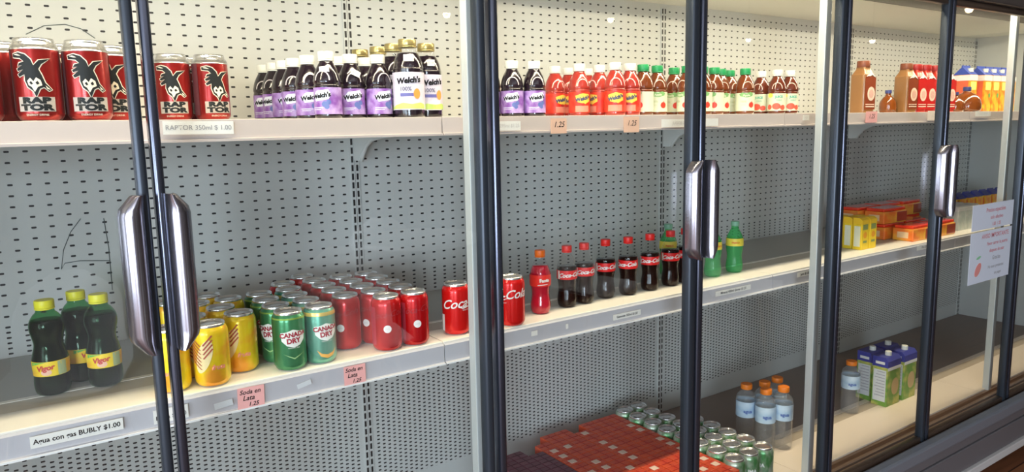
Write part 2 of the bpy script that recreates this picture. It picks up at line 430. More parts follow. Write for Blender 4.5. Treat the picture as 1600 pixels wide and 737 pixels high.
# energy drink can: red metallic with a black winged creature emblem and blocky name
redm = noisy('energy_red', (.17,.004,.006), (.36,.014,.010), 14, .28, .55, (1,1,.3), coat=.3)
rap = can('energy_drink_can', redm, .132, .034)
R = .034
ring = MB().lathe([(R+.0003, .1135), (R+.0002, .1180), (R*.985+.0003, .1175), (R*.93+.0004, .1222), (R*.86+.0004, .1262)], 32, False, False); link('silver_band', ring.mesh('b'), silver, rap, True)
cream = mat('emblem_cream', (.80,.72,.58), .45)
blk = mat('emblem_black', (.015,.018,.02), .5, spec=.2)
def zp(pts): return [((x-160)*.00019, .132-(y-90)*.000222-.073) for x, y in pts]
crea = [zp([(5,208),(60,198),(112,212),(150,248),(166,288),(205,252),(292,238),(222,278),(198,314),(216,352),(238,412),(286,458),(262,468),(226,440),(196,452),(166,512),(148,468),(112,440),(94,392),(96,352),(52,368),(40,352),(88,318),(44,328),(36,312),(84,288),(46,292),(60,272),(100,262),(72,238),(8,232)])]
def grow(poly, d):
    out = []; n = len(poly)
    for i in range(n):
        a = Vector(poly[i-1]); b = Vector(poly[i]); c = Vector(poly[(i+1)%n])
        n1 = Vector(((b-a).y, -(b-a).x)).normalized(); n2 = Vector(((c-b).y, -(c-b).x)).normalized()
        m_ = (n1+n2); m_ = m_/max(.6, m_.length) if m_.length > .01 else n1
        out.append((b.x - m_.x*d, b.y - m_.y*d))
    return out
wpoly('emblem_outline', [grow(crea[0], .0016)], R, .073, cream, rap, eps=.0006)
wpoly('emblem', crea, R, .073, blk, rap, eps=.0010)
for q in ([(112,398),(134,376),(156,400),(176,372),(206,392),(214,428),(182,440),(158,476),(140,440),(120,428)], [(20,212),(50,208),(84,222),(60,222)], [(236,428),(276,460),(246,452)]):
    wpoly('emblem_highlight', [zp(q)], R, .073, cream, rap, eps=.0014)
for q in ([(126,408),(140,398),(152,418),(138,424)], [(168,408),(184,396),(196,416),(178,424)]):
    wpoly('emblem_eye', [zp(q)], R, .073, blk, rap, eps=.0019)
wpoly('name_plate', [rect(-.0270,-.0115,.0270,.0115)], R, .0275, mat('plate_grey', (.45,.40,.36), .5), rap, eps=.0006)
wtext('name_print', 'RAP', .0125, R, .0330, blk, rap, bold=.0009, sx=1.75, spacing=1.02)
wtext('name_print', 'TOR', .0125, R, .0220, blk, rap, bold=.0009, sx=1.75, spacing=1.02)
wtext('small_print', 'ENERGY DRINK', .0045, R, .0105, cream, rap)
wpoly('side_panel', [rect(-.010,-.052,.010,.050)], R, .064, mat('panel_grey', (.42,.34,.33), .5), rap, phi=1.75, eps=.0006)
wpoly('side_panel', [rect(-.012,-.052,.012,.050)], R, .064, mat('panel_dark', (.10,.03,.04), .5), rap, phi=-1.5, eps=.0006)
K = Kind(rap, 'drink can', 'red energy drink cans on the upper shelf')
rz = lambda x, y, d=0: facing(x, y) + math.radians(d)
for x, y, d, lab in [(-.018,.155,-95,'dark-sided energy drink can cut off by the left picture edge'),
                   (.065,.155,-8,'red energy drink can, second from the left picture edge, on upper shelf'),
                   (.136,.157,4,'red energy drink can standing nearest left of the leaning dark door stile, front'),
                   (.182,.225,-2,'red energy drink can set back, partly behind the leaning door stile'),
                   (.300,.330,2,'red energy drink can just right of the paired door stiles, above the white price label'),
                   (.371,.318,22,'rightmost red energy drink can on the upper shelf, its orange side showing'),
                   (.025,.235,-60,'red energy drink can behind the two front ones at left'),
                   (.100,.235,60,'grey-sided energy drink can peeking between the two front ones'),
                   (.345,.392,50,'pale-sided energy drink can peeking out behind the rightmost red one')]:
    K.put(x, y, ZT, lab, rz(x, y, d))

# cola cans
colam = mat('cola_red', (.66,.008,.008), .22, .3, coat=.4)
cola = can('cola_can', colam); R = .033
wtext('script_name', 'Coca-Cola', .030, R, .078, white, cola, shear=.45, bold=.0004, tilt=.08, sx=1.0)
wpoly('swash', [[(-.026,.070-.078),(-.012,.064-.078),(.006,.067-.078),(.024,.075-.078),(.006,.0695-.078),(-.012,.067-.078)]], R, .078, white, cola, eps=.0009)
wtext('small_print', 'Sabor Original', .0045, R, .061, white, cola)
wpoly('facts_panel', [rect(-.006,-.020,.006,.02)], R, .030, white, cola, phi=-2.0)
KC = Kind(cola, 'drink can', 'red cola cans standing alone')
for x, y, d, lab in [(.857,.193,50,'red cola can standing alone just left of the silver mullion'),
                   (.926,.190,25,'red cola can hidden mostly behind the silver mullion'),
                   (1.003,.172,-44,'red cola can just right of the dark door post, beside the orange-capped bottle')]:
    KC.put(x, y, ZM, lab, rz(x, y, d))
dotm = white
colad = can('red_soda_can', mat('cola_red_dark', (.50,.003,.006), .22, .35, coat=.4))
wpoly('round_badge', [ell(0,0,.0085,.0085)], R, .052, white, colad, eps=.0008)
wtext('badge_print', 'LATA', .004, R, .052, mat('badge_grey', (.5,.45,.45), .6), colad, eps=.0012)
wtext('script_name', 'Coca-Cola', .019, R, .084, mat('dim_maroon', (.30,.02,.03), .4), colad, shear=.45, tilt=.10)
wpoly('side_panel', [rect(-.009,-.045,.009,.04)], R, .060, mat('side_maroon', (.40,.03,.05), .4), colad, phi=-1.1)
KR = Kind(colad, 'drink can', 'red cola cans packed together on the middle shelf')
cols = [(.603, 'first'), (.671, 'second'), (.739, 'third')]
for ci, (x, cn) in enumerate(cols):
    for ri in range(5 if ci else 4):
        y = (.179 if ci else .245) + .0675*ri
        rn = ORD[ri+1 + (0 if ci else 1)]
        yy = y; xx = x + .001*ri
        lab = f'red cola can, {rn} row from the glass, {cn} file from the left'
        if ri == 0 and ci == 1: lab = 'red cola can with a round white badge, nearest the glass, left of two in front'
        if ri == 0 and ci == 2: lab = 'red cola can with a round white badge, front right corner of the pack'
        if ri == 0 and ci == 0: lab = 'red cola can at the front of the left file, beside the teal-green can'
        KR.put(xx, yy, ZM, lab, rz(xx, yy, (-22, 2, 12)[ci] if ri == 0 else random.uniform(-40, 40)))
for x, y in [(.534,.462),(.600,.520)]:
    KR.put(x, y, ZM, 'red cola can at the far left back of the red pack' if y < .5 else 'rearmost red cola can at the back left, near the pegboard', rz(x, y, 30))

# ginger ale cans
gm = noisy('ginger_green', (.012,.13,.05), (.07,.30,.13), 18, .28, .5, (1,1,.15), coat=.4)
tm = noisy('ginger_teal', (.02,.24,.17), (.22,.52,.38), 16, .28, .5, (1,1,.15), coat=.4)
shield = [(x*1.32, y*1.3) for x, y in [(-.019,.009),(-.010,.010),(.0,.0135),(.010,.010),(.019,.009),(.018,-.004),(.010,-.012),(.0,-.015),(-.010,-.012),(-.018,-.004)]]
maroon = mat('maroon_ink', (.36,.02,.04), .5)
def ale(name, m, gold):
    t = can(name, m)
    wpoly('shield', [shield], R, .070, mat('shield_white', (.82,.84,.78), .5), t)
    wtext('name_print', 'CANADA', .0128, R, .0765, maroon, t, bold=.0006, tilt=.06)
    wtext('name_print', 'DRY', .0140, R, .0640, maroon, t, bold=.0007, tilt=.06)
    wtext('small_print', 'GINGER ALE', .0042, R, .050, MATS['shield_white'], t)
    b = MB().lathe([(R*.958, .1105),(R*.9995, .1055),(R*.9995,.103)] if gold else [(R*.958, .1105),(R*.99, .1075)], 32, False, False)
    for i, v in enumerate(b.v): b.v[i] = (v[0]*1.008, v[1]*1.008, v[2])
    link('top_band', b.mesh('b'), mat('gold_band', (.80,.60,.18), .3, .5) if gold else mat('lime_band', (.25,.42,.08), .3, .5), t, True)
    if gold:
        wpoly('lower_scroll', [[(-.022,.010),(-.012,.002),(.0,-.001),(.012,.002),(.022,.010),(.014,-.004),(.0,-.009),(-.014,-.004)]], R, .022, mat('gold_orange', (.85,.45,.10), .4), t)
    else:
        wpoly('lower_scroll', [[(-.022,.006),(.0,-.003),(.022,.006),(.0,-.006)]], R, .032, mat('leaf_green', (.35,.60,.25), .5), t)
    return t
al = ale('ginger_ale_can', gm, False); KA = Kind(al, 'drink can', 'green ginger ale cans on the middle shelf')
at = ale('diet_ginger_ale_can', tm, True); KT = Kind(at, 'drink can', 'teal and gold ginger ale cans on the middle shelf')
KA.put(.454, .181, ZM, 'deep green ginger ale can at the front, beside the pink handwritten note', rz(.454,.181,14))
KT.put(.521, .187, ZM, 'teal ginger ale can with orange scrollwork at the front right of the green cans', rz(.521,.187,24))
for i, (x, y) in enumerate([(.450,.249),(.450,.318),(.455,.386)]):
    KA.put(x, y, ZM, ['green ginger ale can directly behind the front green one','green ginger ale can third back in the left green file','green ginger ale can rearmost in the left green file','green ginger ale can at the left edge, next to the yellow cans'][i], rz(x, y, 40*i-30))
for i, (x, y) in enumerate([(.518,.255),(.516,.322),(.524,.392)]):
    KT.put(x, y, ZM, ['teal ginger ale can directly behind the front teal one','teal ginger ale can third back in the right green file','teal ginger ale can rearmost in the right green file'][i], rz(x, y, 40*i-30))

# yellow fruit soda cans
ym = noisy('fruit_yellow', (.93,.70,.02), (.93,.38,.03), 20, .28, .3, (1,1,.8), .47, .62, coat=.4)
yel = can('fruit_soda_can', ym)
wpoly('fruit_shape', [ell(0,0,.014,.034,20,-.35)], R, .062, mat('fruit_cream', (.95,.80,.42), .5), yel)
st = []
for k in range(7):
    y0 = .028 - k*.0075; st.append([(-.030,y0+.006),(-.0270,y0+.0075),(-.004,y0-.014),(-.007,y0-.014)])
for k in range(4):
    y0 = .026 - k*.0085; st.append([(.018,y0+.008),(.0155,y0+.0095),(-.002,y0-.010),(.001,y0-.011)])
wpoly('leaf_strokes', st, R, .068, mat('leaf_maroon', (.45,.10,.06), .5), yel, eps=.0009)
wtext('name_print', 'fruta', .013, R, .040, mat('print_pink', (.85,.30,.25), .5), yel, phi=.75, shear=.3, bold=.0003)
KY = Kind(yel, 'drink can', 'yellow fruit soda cans on the middle shelf')
for x, y, d, lab in [(.302,.182,-25,'yellow fruit soda can nearest the glass, right of the dark door handle'),
                   (.370,.233,-35,'yellow fruit soda can with maroon strokes beside the green cans'),
                   (.285,.262,20,'yellow fruit soda can half hidden behind the door handle'),
                   (.352,.306,0,'yellow fruit soda can behind the one beside the green cans'),
                   (.318,.376,60,'yellow fruit soda can in the third row back'),
                   (.386,.380,-60,'yellow fruit soda can at the back, next to the green files'),
                   (.356,.445,30,'rearmost yellow fruit soda can near the pegboard'),
                   (.268,.430,80,'rearmost left yellow fruit soda can behind the handle'),
                   (.232,.195,-60,'yellow fruit soda can glimpsed left behind the twin door stiles')]:
    KY.put(x, y, ZM, lab, rz(x, y, d))
# ------------------------------------------------------------------ bottles
def smoothprof(pts, n=5):
    out = []
    P = [pts[0]] + pts + [pts[-1]]
    for i in range(1, len(P)-2):
        a, b, c, d = P[i-1:i+3]
        for k in range(n):
            t = k/n
            f = lambda j: .5*((2*b[j]) + (-a[j]+c[j])*t + (2*a[j]-5*b[j]+4*c[j]-d[j])*t*t + (-a[j]+3*b[j]-3*c[j]+d[j])*t**3)
            out.append((max(.0005, f(0)), f(1)))
    out.append(pts[-1]); return out
def rad_at(prof):
    def f(z):
        for (r0, z0), (r1, z1) in zip(prof, prof[1:]):
            if z0 <= z <= z1 and z1 > z0: return r0 + (r1-r0)*(z-z0)/(z1-z0)
        return prof[-1][0]
    return f
def cut(prof, z0, z1, dr=0):
    f = rad_at(prof)
    zs = sorted([z0] + [z for _, z in prof if z0 < z < z1] + [z1])
    return [(f(z)+dr, z) for z in zs]
def cap_mb(r, z0, z1, seg=32):
    mb = MB(); n = seg*2
    def sq(a): return 1 + .012*math.cos(a*seg)
    return mb.lathe([(r*.98, z0),(r, z0+.001),(r, z1-.002),(r*.95, z1)], 64, True, True, sq=sq)
def bottle(name, prof, liqm, liq_top, plastic, capm, capr, capz, label=None, labm=None, whole=False):
    """prof: smoothed (r,z) of the outside; liquid inside the clear wall"""
    t = empty(name)
    if plastic is not None:
        link('bottle_body', MB().lathe(prof, 32, True, False).mesh('b'), plastic, t, True)
        link('liquid', MB().lathe([(max(.0004, r-.0012), z if i else z+.001) for i, (r, z) in enumerate(cut(prof, prof[0][1], liq_top))], 32, True, True).mesh('l'), liqm, t, True)
    else:
        link('bottle_body', MB().lathe(prof, 32, True, False).mesh('b'), liqm, t, True)
    if label:
        link('bottle_label', MB().lathe(cut(prof, label[0], label[1], .0006), 32, False, False).mesh('l'), labm, t, True)
    c = link('bottle_cap', cap_mb(capr, capz[0], capz[1]).mesh('c'), capm, t); set_smooth_angle(c, 50)
    nr = MB().lathe([(capr*.98, capz[0]-.0035),(capr*1.02, capz[0]-.003),(capr*1.02, capz[0]-.001),(capr*.98, capz[0]-.0005)], 32, True, True)
    link('cap_ring', nr.mesh('r'), capm, t, True)
    return t
pet = clear('clear_pet', (.98,.98,.98), 1.28, .03)
petg = clear('green_pet', (.34,.82,.46), 1.3, .04, .22, (.20,.75,.32))
petg2 = clear('dark_green_pet', (.30,.62,.36), 1.22, .03, .0, (.08,.30,.12))
darkliq = mat('cola_liquid', (.012,.004,.003), .15, spec=.2, coat=.1)
grape = mat('grape_liquid', (.012,.006,.012), .15, coat=.6)
whitecap = mat('white_cap', (.76,.75,.68), .45)
def juice_arc(t, prof, z, m, s=1.0, phi=.15):
    """moulded arch on the shoulder of the juice bottles"""
    pts = []
    for i in range(13):
        a = PI*i/12; pts.append((math.cos(a)*.017*s, math.sin(a)*.020*s))
    outer = pts; inner = [(x*.84, y*.88) for x, y in pts[::-1]]
    polys = [[outer[i], outer[i+1], inner[11-i], inner[12-i]] for i in range(12)]
    link('moulded_arch', wrap(poly_bm(polys), rad_at(prof), z, phi, 0, 1, .0008), m, t)
def wrapR(bm, prof, z, phi=0, tilt=0, eps=.0009):
    """wrap with a radius that follows the profile"""
    if tilt: bmesh.ops.rotate(bm, verts=bm.verts, cent=(0,0,0), matrix=Matrix.Rotation(tilt, 3, 'Z'))
    f = rad_at(prof)
    for v in bm.verts:
        zz = v.co.y + z; r = f(zz) + eps; a = v.co.x/r + phi
        v.co = (r*math.sin(a), -r*math.cos(a), zz)
    me = bpy.data.meshes.new('print'); bm.to_mesh(me); bm.free(); return me
_w = wrap
def wrap(bm, R, z, phi=0, tilt=0, sx=1, eps=.0007):
    if callable(R):
        xs = [v.co.x for v in bm.verts]; x = min(xs)
        while x < max(xs):
            bmesh.ops.bisect_plane(bm, geom=list(bm.verts)+list(bm.edges)+list(bm.faces), plane_co=(x,0,0), plane_no=(1,0,0)); x += .004
        if tilt: bmesh.ops.rotate(bm, verts=bm.verts, cent=(0,0,0), matrix=Matrix.Rotation(tilt, 3, 'Z'))
        for v in bm.verts:
            zz = v.co.y + z; r = R(zz) + eps; a = v.co.x*sx/r + phi
            v.co = (r*math.sin(a), -r*math.cos(a), zz)
        me = bpy.data.meshes.new('print'); bm.to_mesh(me); bm.free(); return me
    return _w(bm, R, z, phi, tilt, sx, eps)
JP = smoothprof([(.022,0),(.0268,.003),(.028,.010),(.0278,.040),(.0278,.066),(.0268,.070),(.0282,.075),(.0272,.083),(.024,.096),(.0185,.108),(.014,.116),(.0135,.120),(.0135,.128)])
def juice(name, liq, labm, capm, build):
    t = bottle(name, JP, liq, .118, None, capm, .0158, (.1215,.137), (.010,.064), labm)
    build(t); return t
lilac = noisy('label_purple', (.20,.07,.34), (.42,.30,.60), 40, .45, 0, (1,1,1), .4, .62)
archm = mat('arch_glint', (.55,.50,.52), .3)
def b_grape(t):
    wpoly('label_patch', [[(-.018,.004),(-.010,.013),(.016,.016),(.022,.006),(.016,-.004),(-.012,-.008)]], R_J, .044, mat('patch_pale', (.72,.76,.86), .5), t)
    wpoly('label_fruit', [ell(.008,-.010,.006,.006), ell(.016,-.006,.005,.005), ell(.012,-.015,.005,.005)], R_J, .040, mat('berry_blue', (.10,.14,.38), .4), t, eps=.0008)
    wtext('name_print', "Welch's", .0125, R_J, .047, ink, t, shear=.15, bold=.0006, tilt=.14, eps=.0013)
    wpoly('label_line', [rect(-.020,-.0035,.004,-.0022), rect(-.020,-.007,.0,-.006)], R_J, .026, MATS['patch_pale'], t, eps=.0009)
    juice_arc(t, JP, .078, archm)
R_J = .0284
gj = juice('grape_juice_bottle', grape, lilac, whitecap, b_grape)
facts = None
KG = Kind(gj, 'juice bottle', 'small purple-labelled grape juice bottles on the upper shelf')
GR = [(.552,.560),(.556,.500),(.560,.440),(.562,.375),(.568,.300),(.574,.205),(.640,.300),(.641,.240),(.702,.300),(.699,.226)]
GL = ['grape juice bottle at the far left end of the receding row, farthest back','grape juice bottle second from the back of the receding row','grape juice bottle third from the back of the receding row','grape juice bottle with an orange patch, mid receding row','grape juice bottle third from the front of the receding row','grape juice bottle at the front left, price sticker on its neck',
      'grape juice bottle behind the gap between the two leftmost front bottles','grape juice bottle in front centre below the slotted upright, tilted white sticker','grape juice bottle behind, left of the gold-capped bottles','grape juice bottle at the front, just left of the large gold-capped bottle']
for i, ((x, y), lab) in enumerate(zip(GR, GL)):
    o = KG.put(x, y, ZT, lab, rz(x, y, [-20,-30,10,-15,5,-30,0,6,30,22][i]))
for x, y, d, lab in [(.948,.215,40,'grape juice bottle peeking out left of the silver mullion'),(1.030,.288,-10,'grape juice bottle mostly hidden behind the dark door stile'),(1.063,.238,-6,'left one of two grape juice bottles right of the dark door stile'),(1.119,.222,14,'right one of two grape juice bottles, next to the red juices')]:
    KG.put(x, y, ZT, lab, rz(x, y, d))
# price stickers on necks
def sticker(x, y, z, rzv, tilt, label, w=.020, h=.012, text='$1.00', R_=.0275):
    t = empty('price_sticker', (x, y, z), rzv); tag(t, label, 'price sticker', 'small white price stickers on juice bottles')
    link('sticker_paper', _w(poly_bm([rect(-w/2,-h/2,w/2,h/2)]), R_, 0, 0, tilt, 1, .0012), paperw, t)
    link('sticker_print', _w(text_bm(text, .006), R_, 0, 0, tilt, 1, .0016), mat('ink_grey', (.35,.35,.4), .7), t)
sticker(.574,.205, ZT+.100, rz(.574,.205,-12), .05, 'white price sticker on the shoulder of the front left grape juice', R_=.023)
sticker(.645,.236, ZT+.096, rz(.645,.236,14), -.45, 'tilted white price sticker on the front centre grape juice', R_=.024)
# large grape bottles with gold lids
BP = smoothprof([(.028,0),(.033,.003),(.034,.012),(.034,.096),(.0335,.108),(.030,.124),(.0235,.138),(.019,.145),(.0185,.160)])
big = bottle('large_grape_bottle', BP, grape, .140, pet, mat('gold_lid', (.45,.36,.15), .3, .7), .0195, (.155,.169), (.018,.098), mat('label_lavender', (.60,.56,.68), .5))
bl = big
for ch in list(big.children):
    if ch.name.startswith('bottle_cap'): pass
RB = .0347
wtext('name_print', "Welch's", .0165, RB, .080, ink, big, shear=.15, bold=.0008, tilt=.08, phi=.1, eps=.0010)
wtext('percent_print', '100%', .012, RB, .062, mat('slate_ink', (.16,.16,.24), .5), big, bold=.0004, phi=-.1)
wpoly('blue_bar', [rect(-.016,-.0035,.014,.0035)], RB, .050, mat('bar_blue', (.12,.12,.36), .5), big)
wpoly('orange_fruit', [ell(0,0,.008,.011)], RB, .052, mat('fruit_orange', (.85,.28,.06), .5), big, phi=.62)
wpoly('green_band', [[(-.045,-.006),(.045,-.006),(.045,.003),(.03,.007),(.01,.004),(-.01,.007),(-.03,.002)]], RB, .026, mat('band_lime', (.50,.68,.15), .5), big)
KB = Kind(big, 'juice bottle', 'large grape juice bottles with gold lids on the upper shelf')
BGL = ['large grape juice bottle with gold lid, farthest left and rearmost of five','large grape juice bottle with gold lid, second from left, set back','large grape juice bottle with gold lid, behind the front small bottles','tallest-looking large grape juice bottle with gold lid, front centre of the group','large grape juice bottle with gold lid, rightmost of the group']
for (x, y, d), lab in zip([(.748,.430,0),(.762,.357,10),(.766,.284,-20),(.757,.196,-6),(.832,.250,14)], BGL):
    KB.put(x, y, ZT, lab, rz(x, y, d))
sticker(.757,.196, ZT+.128, rz(.757,.196,4), 0, 'white price sticker on the shoulder of the front gold-lidded bottle', .022,.014, R_=.0295)
sticker(.832,.250, ZT+.124, rz(.832,.250,20), 0, 'white price sticker on the rightmost gold-lidded bottle', .018,.014, R_=.031)
# red fruit juices
redliq = mat('red_juice', (.36,.035,.025), .15, coat=.5)
redlab = noisy('label_red', (.66,.015,.01), (.74,.07,.03), 40, .45, 0, (1,1,1))
def b_red(t):
    wpoly('yellow_patch', [[(-.020,.010),(.0,.016),(.020,.013),(.022,-.004),(.006,-.012),(-.016,-.006)]], R_J, .044, mat('patch_yellow', (.80,.58,.08), .5), t, phi=.1)
    wtext('name_print', "Welch's", .0125, R_J, .046, mat('navy_ink', (.06,.07,.14), .5), t, shear=.15, bold=.0008, tilt=.22, phi=.1, eps=.0012)
    wpoly('pink_foot', [rect(-.020,-.010,.018,.006)], R_J, .022, mat('patch_salmon', (.74,.26,.18), .5), t, phi=.1)
    wpoly('fruit_shape', [ell(.0,0,.006,.0035)], R_J, .031, mat('fruit_maroon', (.40,.03,.03), .4), t, phi=.1, eps=.0012)
    juice_arc(t, JP, .078, mat('arch_pink', (.85,.52,.48), .3))
rj = juice('fruit_punch_bottle', redliq, redlab, whitecap, b_red)
KF = Kind(rj, 'juice bottle', 'red fruit punch bottles with white caps')
for x, y, d, lab in [(1.270,.330,38,'leftmost red fruit punch bottle with white cap, darker front label'),(1.345,.364,0,'red fruit punch bottle peeking behind the two leftmost ones'),
                   (1.285,.245,14,'red fruit punch bottle standing second in front from the left'),(1.412,.360,60,'red fruit punch bottle tucked behind, showing only its cap'),
                   (1.365,.255,-60,'red fruit punch bottle turned with its plain red side forward'),(1.348,.174,-4,'tallest-looking red fruit punch bottle above the peach price note'),(1.407,.180,-10,'rightmost red fruit punch bottle, touching the green-capped ones')]:
    KF.put(x, y, ZT, lab, rz(x, y, d))
# apple juices with green caps
appliq = mat('apple_juice', (.15,.035,.010), .15, coat=.5)
greencap = mat('green_cap', (.02,.27,.09), .4)
applab = mat('label_cream', (.64,.66,.50), .5)
def b_apple(t):
    wpoly('leaf_banner', [[(-.022,.004),(-.012,.009),(.0,.006),(.012,.010),(.022,.005),(.018,-.002),(.0,-.006),(-.018,-.002)]], R_J, .056, mat('leafy_green', (.20,.42,.15), .5), t)
    wtext('name_print', 'Apple', .0085, R_J, .0565, applab, t, bold=.0003, eps=.0012)
    wtext('small_print', '100%', .008, R_J, .038, mat('print_olive', (.45,.48,.30), .5), t, phi=-.3, bold=.0002)
    wtext('small_print', 'JUGO', .005, R_J, .028, MATS['print_olive'], t, phi=-.3)
    wpoly('apple_shape', [ell(0,0,.0085,.0085), [(-.001,.008),(.001,.008),(.003,.012),(.002,.012)]], R_J, .028, mat('apple_red', (.68,.05,.03), .4), t, phi=.55)
    juice_arc(t, JP, .078, mat('arch_tan', (.62,.50,.42), .3))
aj = juice('apple_juice_bottle', appliq, applab, greencap, b_apple)
KP = Kind(aj, 'juice bottle', 'apple juice bottles with green caps')
APL = [(1.466,.190,-50,'leftmost apple juice bottle with green cap, half behind the red juices'),(1.535,.205,6,'apple juice bottle with a red apple on its label, second from left'),
       (1.640,.240,-20,'shorter-looking apple juice bottle set back, third green cap from left'),(1.629,.180,-40,'apple juice bottle just left of the middle door stile'),
       (1.696,.182,0,'apple juice bottle hidden behind the middle door stile'),(1.757,.190,-30,'apple juice bottle just right of the middle door stile'),
       (1.825,.222,12,'apple juice bottle second right of the middle door stile'),(1.897,.248,40,'apple juice bottle set back beside the gap in the green caps'),
       (1.883,.178,10,'lighter amber apple juice bottle, rightmost of the green caps')]
for x, y, d, lab in APL: KP.put(x, y, ZT, lab, rz(x, y, d))
def b_cid(t):
    wpoly('sun_patch', [ell(0,0,.009,.007)], R_J, .058, mat('sun_yellow', (.92,.80,.10), .5), t, phi=-.6)
    wtext('name_print', 'JUICE', .0095, R_J, .053, mat('teal_ink', (.10,.42,.30), .5), t, bold=.0005, phi=.35)
    wtext('name_print', 'PERA', .0075, R_J, .042, MATS['teal_ink'], t, phi=.35)
    wpoly('red_fruit', [ell(.0,0,.013,.010), ell(-.022,-.002,.008,.008), ell(.020,-.004,.009,.008)], R_J, .024, mat('fruit_red', (.80,.10,.06), .45), t, phi=.1)
    juice_arc(t, JP, .078, MATS['arch_tan'])
cj = juice('cider_bottle', mat('cider_liquid', (.12,.025,.012), .15, coat=.5), applab, whitecap, b_cid)
KD = Kind(cj, 'juice bottle', 'amber juice bottles with white caps and red fruit labels')
for x, y, d, lab in [(2.044,.242,-30,'leftmost of three amber juices with cream caps, set slightly back'),(2.042,.180,-6,'middle of three amber juices with cream caps and red fruit label'),(2.107,.180,6,'rightmost of three amber juices with cream caps, at the shelf joint')]:
    KD.put(x, y, ZT, lab, rz(x, y, d))
# ------------------------------------------------------------------ square carafe bottles far right
def sqf(a, p=5): return 1/((abs(math.cos(a))**p + abs(math.sin(a))**p)**(1/p))
def carafe(name, bm_, frontm, capm):
    t = empty(name)
    pr_ = smoothprof([(.026,0),(.0305,.003),(.031,.012),(.031,.120),(.028,.135),(.020,.150),(.0185,.158)], 4)
    link('bottle_body', MB().lathe(pr_, 40, True, True, sq=lambda a: sqf(a)).mesh('b'), bm_, t, True)
    c = link('bottle_cap', cap_mb(.0215, .158, .180).mesh('c'), capm, t); set_smooth_angle(c, 50)
    MB().box(-.027,.027,-.0322,-.0312,.012,.126).build('front_label', frontm, t)
    MB().prism([(x, z) for x, z in ell(.004,.066,.019,.024)], -.0330, -.0323, 'y').build('round_badge', mat('badge_pink', (.85,.62,.48), .5), t)
    MB().prism([(x, z) for x, z in ell(.004,.066,.012,.015)], -.0334, -.0331, 'y').build('badge_centre', mat('badge_rose', (.72,.42,.34), .5), t)
    MB().box(-.022,.022,-.0331,-.0323,.020,.024).box(-.022,.022,-.0331,-.0323,.028,.031).build('label_lines', MATS['badge_pink'], t)
    # draped paper collar
    pp = [(-.024,.124),(-.010,.133),(.0,.140),(.012,.133),(.024,.122),(.014,.126),(.006,.131),(-.004,.126),(-.014,.127)]
    MB().prism([(x, z) for x, z in pp], -.0335, -.0312, 'y').build('neck_star', white, t)
    return t
tan = mat('tan_shake', (.28,.13,.045), .35, coat=.4)
c1 = carafe('tea_bottle', tan, mat('label_brown', (.24,.045,.015), .45), mat('cap_brown', (.20,.06,.03), .4))
KT2 = Kind(c1, 'tea bottle', 'square tan tea bottles far right on the upper shelf')
KT2.put(2.522, .176, ZT, 'square tan bottle with dark brown label, alone behind the second glass post', -.12)
KT2.put(2.812, .176, ZT, 'square tan bottle at the left end of the red bottle row', -.12)
c2 = carafe('red_tea_bottle', mat('red_tea', (.42,.025,.015), .35, coat=.4), mat('label_scarlet', (.52,.012,.010), .45), mat('cap_red', (.30,.015,.015), .4))
KT3 = Kind(c2, 'tea bottle', 'square red tea bottles far right on the upper shelf')
for i, x in enumerate((2.893, 2.960, 3.040, 3.118)):
    KT3.put(x, .182, ZT, ['leftmost of the square red bottles, beside the tan bottle','second square red bottle from the left of the row','third square red bottle from the left of the row','square red bottle just left of the door stile','square red bottle hidden behind the door stile'][i], -.12)
# small amber round jars / jugs
amb = mat('amber_liquid', (.22,.055,.008), .12, coat=.6)
AP = smoothprof([(.022,0),(.028,.004),(.030,.020),(.028,.040),(.018,.056),(.010,.064),(.0095,.072)])
def amber(cap):
    t = empty('amber_bottle')
    link('bottle_body', MB().lathe(AP, 32, True, True).mesh('b'), amb, t, True)
    c = link('bottle_cap', cap_mb(.0115,.072,.084,16).mesh('c'), cap, t); set_smooth_angle(c, 50)
    return t
ka = Kind(amber(mat('cap_navy', (.05,.06,.20), .4)), 'bottle', 'small round amber bottles on the upper shelf')
ka.put(2.748, .205, ZT, 'small round amber bottle left of the square tan bottle', 0)
ka.put(3.195, .175, ZT, 'small round amber bottle just right of the door stile', 0, (1.2,1.2,.95))
JG = smoothprof([(.040,0),(.052,.006),(.055,.025),(.050,.050),(.036,.068),(.016,.080),(.013,.086)])
t = empty('honey_jug'); link('bottle_body', MB().lathe(JG, 36, True, True).mesh('b'), amb, t, True)
c = link('bottle_cap', cap_mb(.015,.086,.102,16).mesh('c'), MATS['cap_navy'], t); set_smooth_angle(c, 50)
t.location = (3.303, .178, ZT); tag(t, 'wide amber jug in front of the blue-topped cartons', 'jug')
# ------------------------------------------------------------------ cartons
def carton(name, w, d, h, bodym, topm, capm, sidem=None, gable=False):
    """w along x, d along y; top slopes, screw cap, side panel on the -x face"""
    t = empty(name)
    MB().box(-w/2, w/2, -d/2, d/2, 0, h*.80).build('carton_body', bodym, t, bevel=.0015)
    if gable:
        top = MB().prism([(-d/2, h*.80),(d/2, h*.80),(.002, h*.96),(.002, h),(-.002, h),(-.002, h*.96)], -w/2, w/2, 'x')
    else:
        top = MB().prism([(-d/2, h*.80),(d/2, h*.80),(d/2, h),(-d/2+.012, h),(-d/2, h*.93)], -w/2, w/2, 'x')
    top.build('carton_top', topm, t)
    if capm:
        cy = -.004 if not gable else -d*.27
        MB().lathe([(.012, h if not gable else h*.86),(.012, (h if not gable else h*.86)+.014),(.011, (h if not gable else h*.86)+.016)], 24, True, True, cy=cy).build('carton_cap', capm, t)
    if sidem:
        MB().box(-w/2-.0006, -w/2-.0001, -d/2+.006, d/2-.006, h*.10, h*.74).build('side_panel', sidem, t)
    return t
navy = mat('carton_navy', (.05,.06,.30), .45)
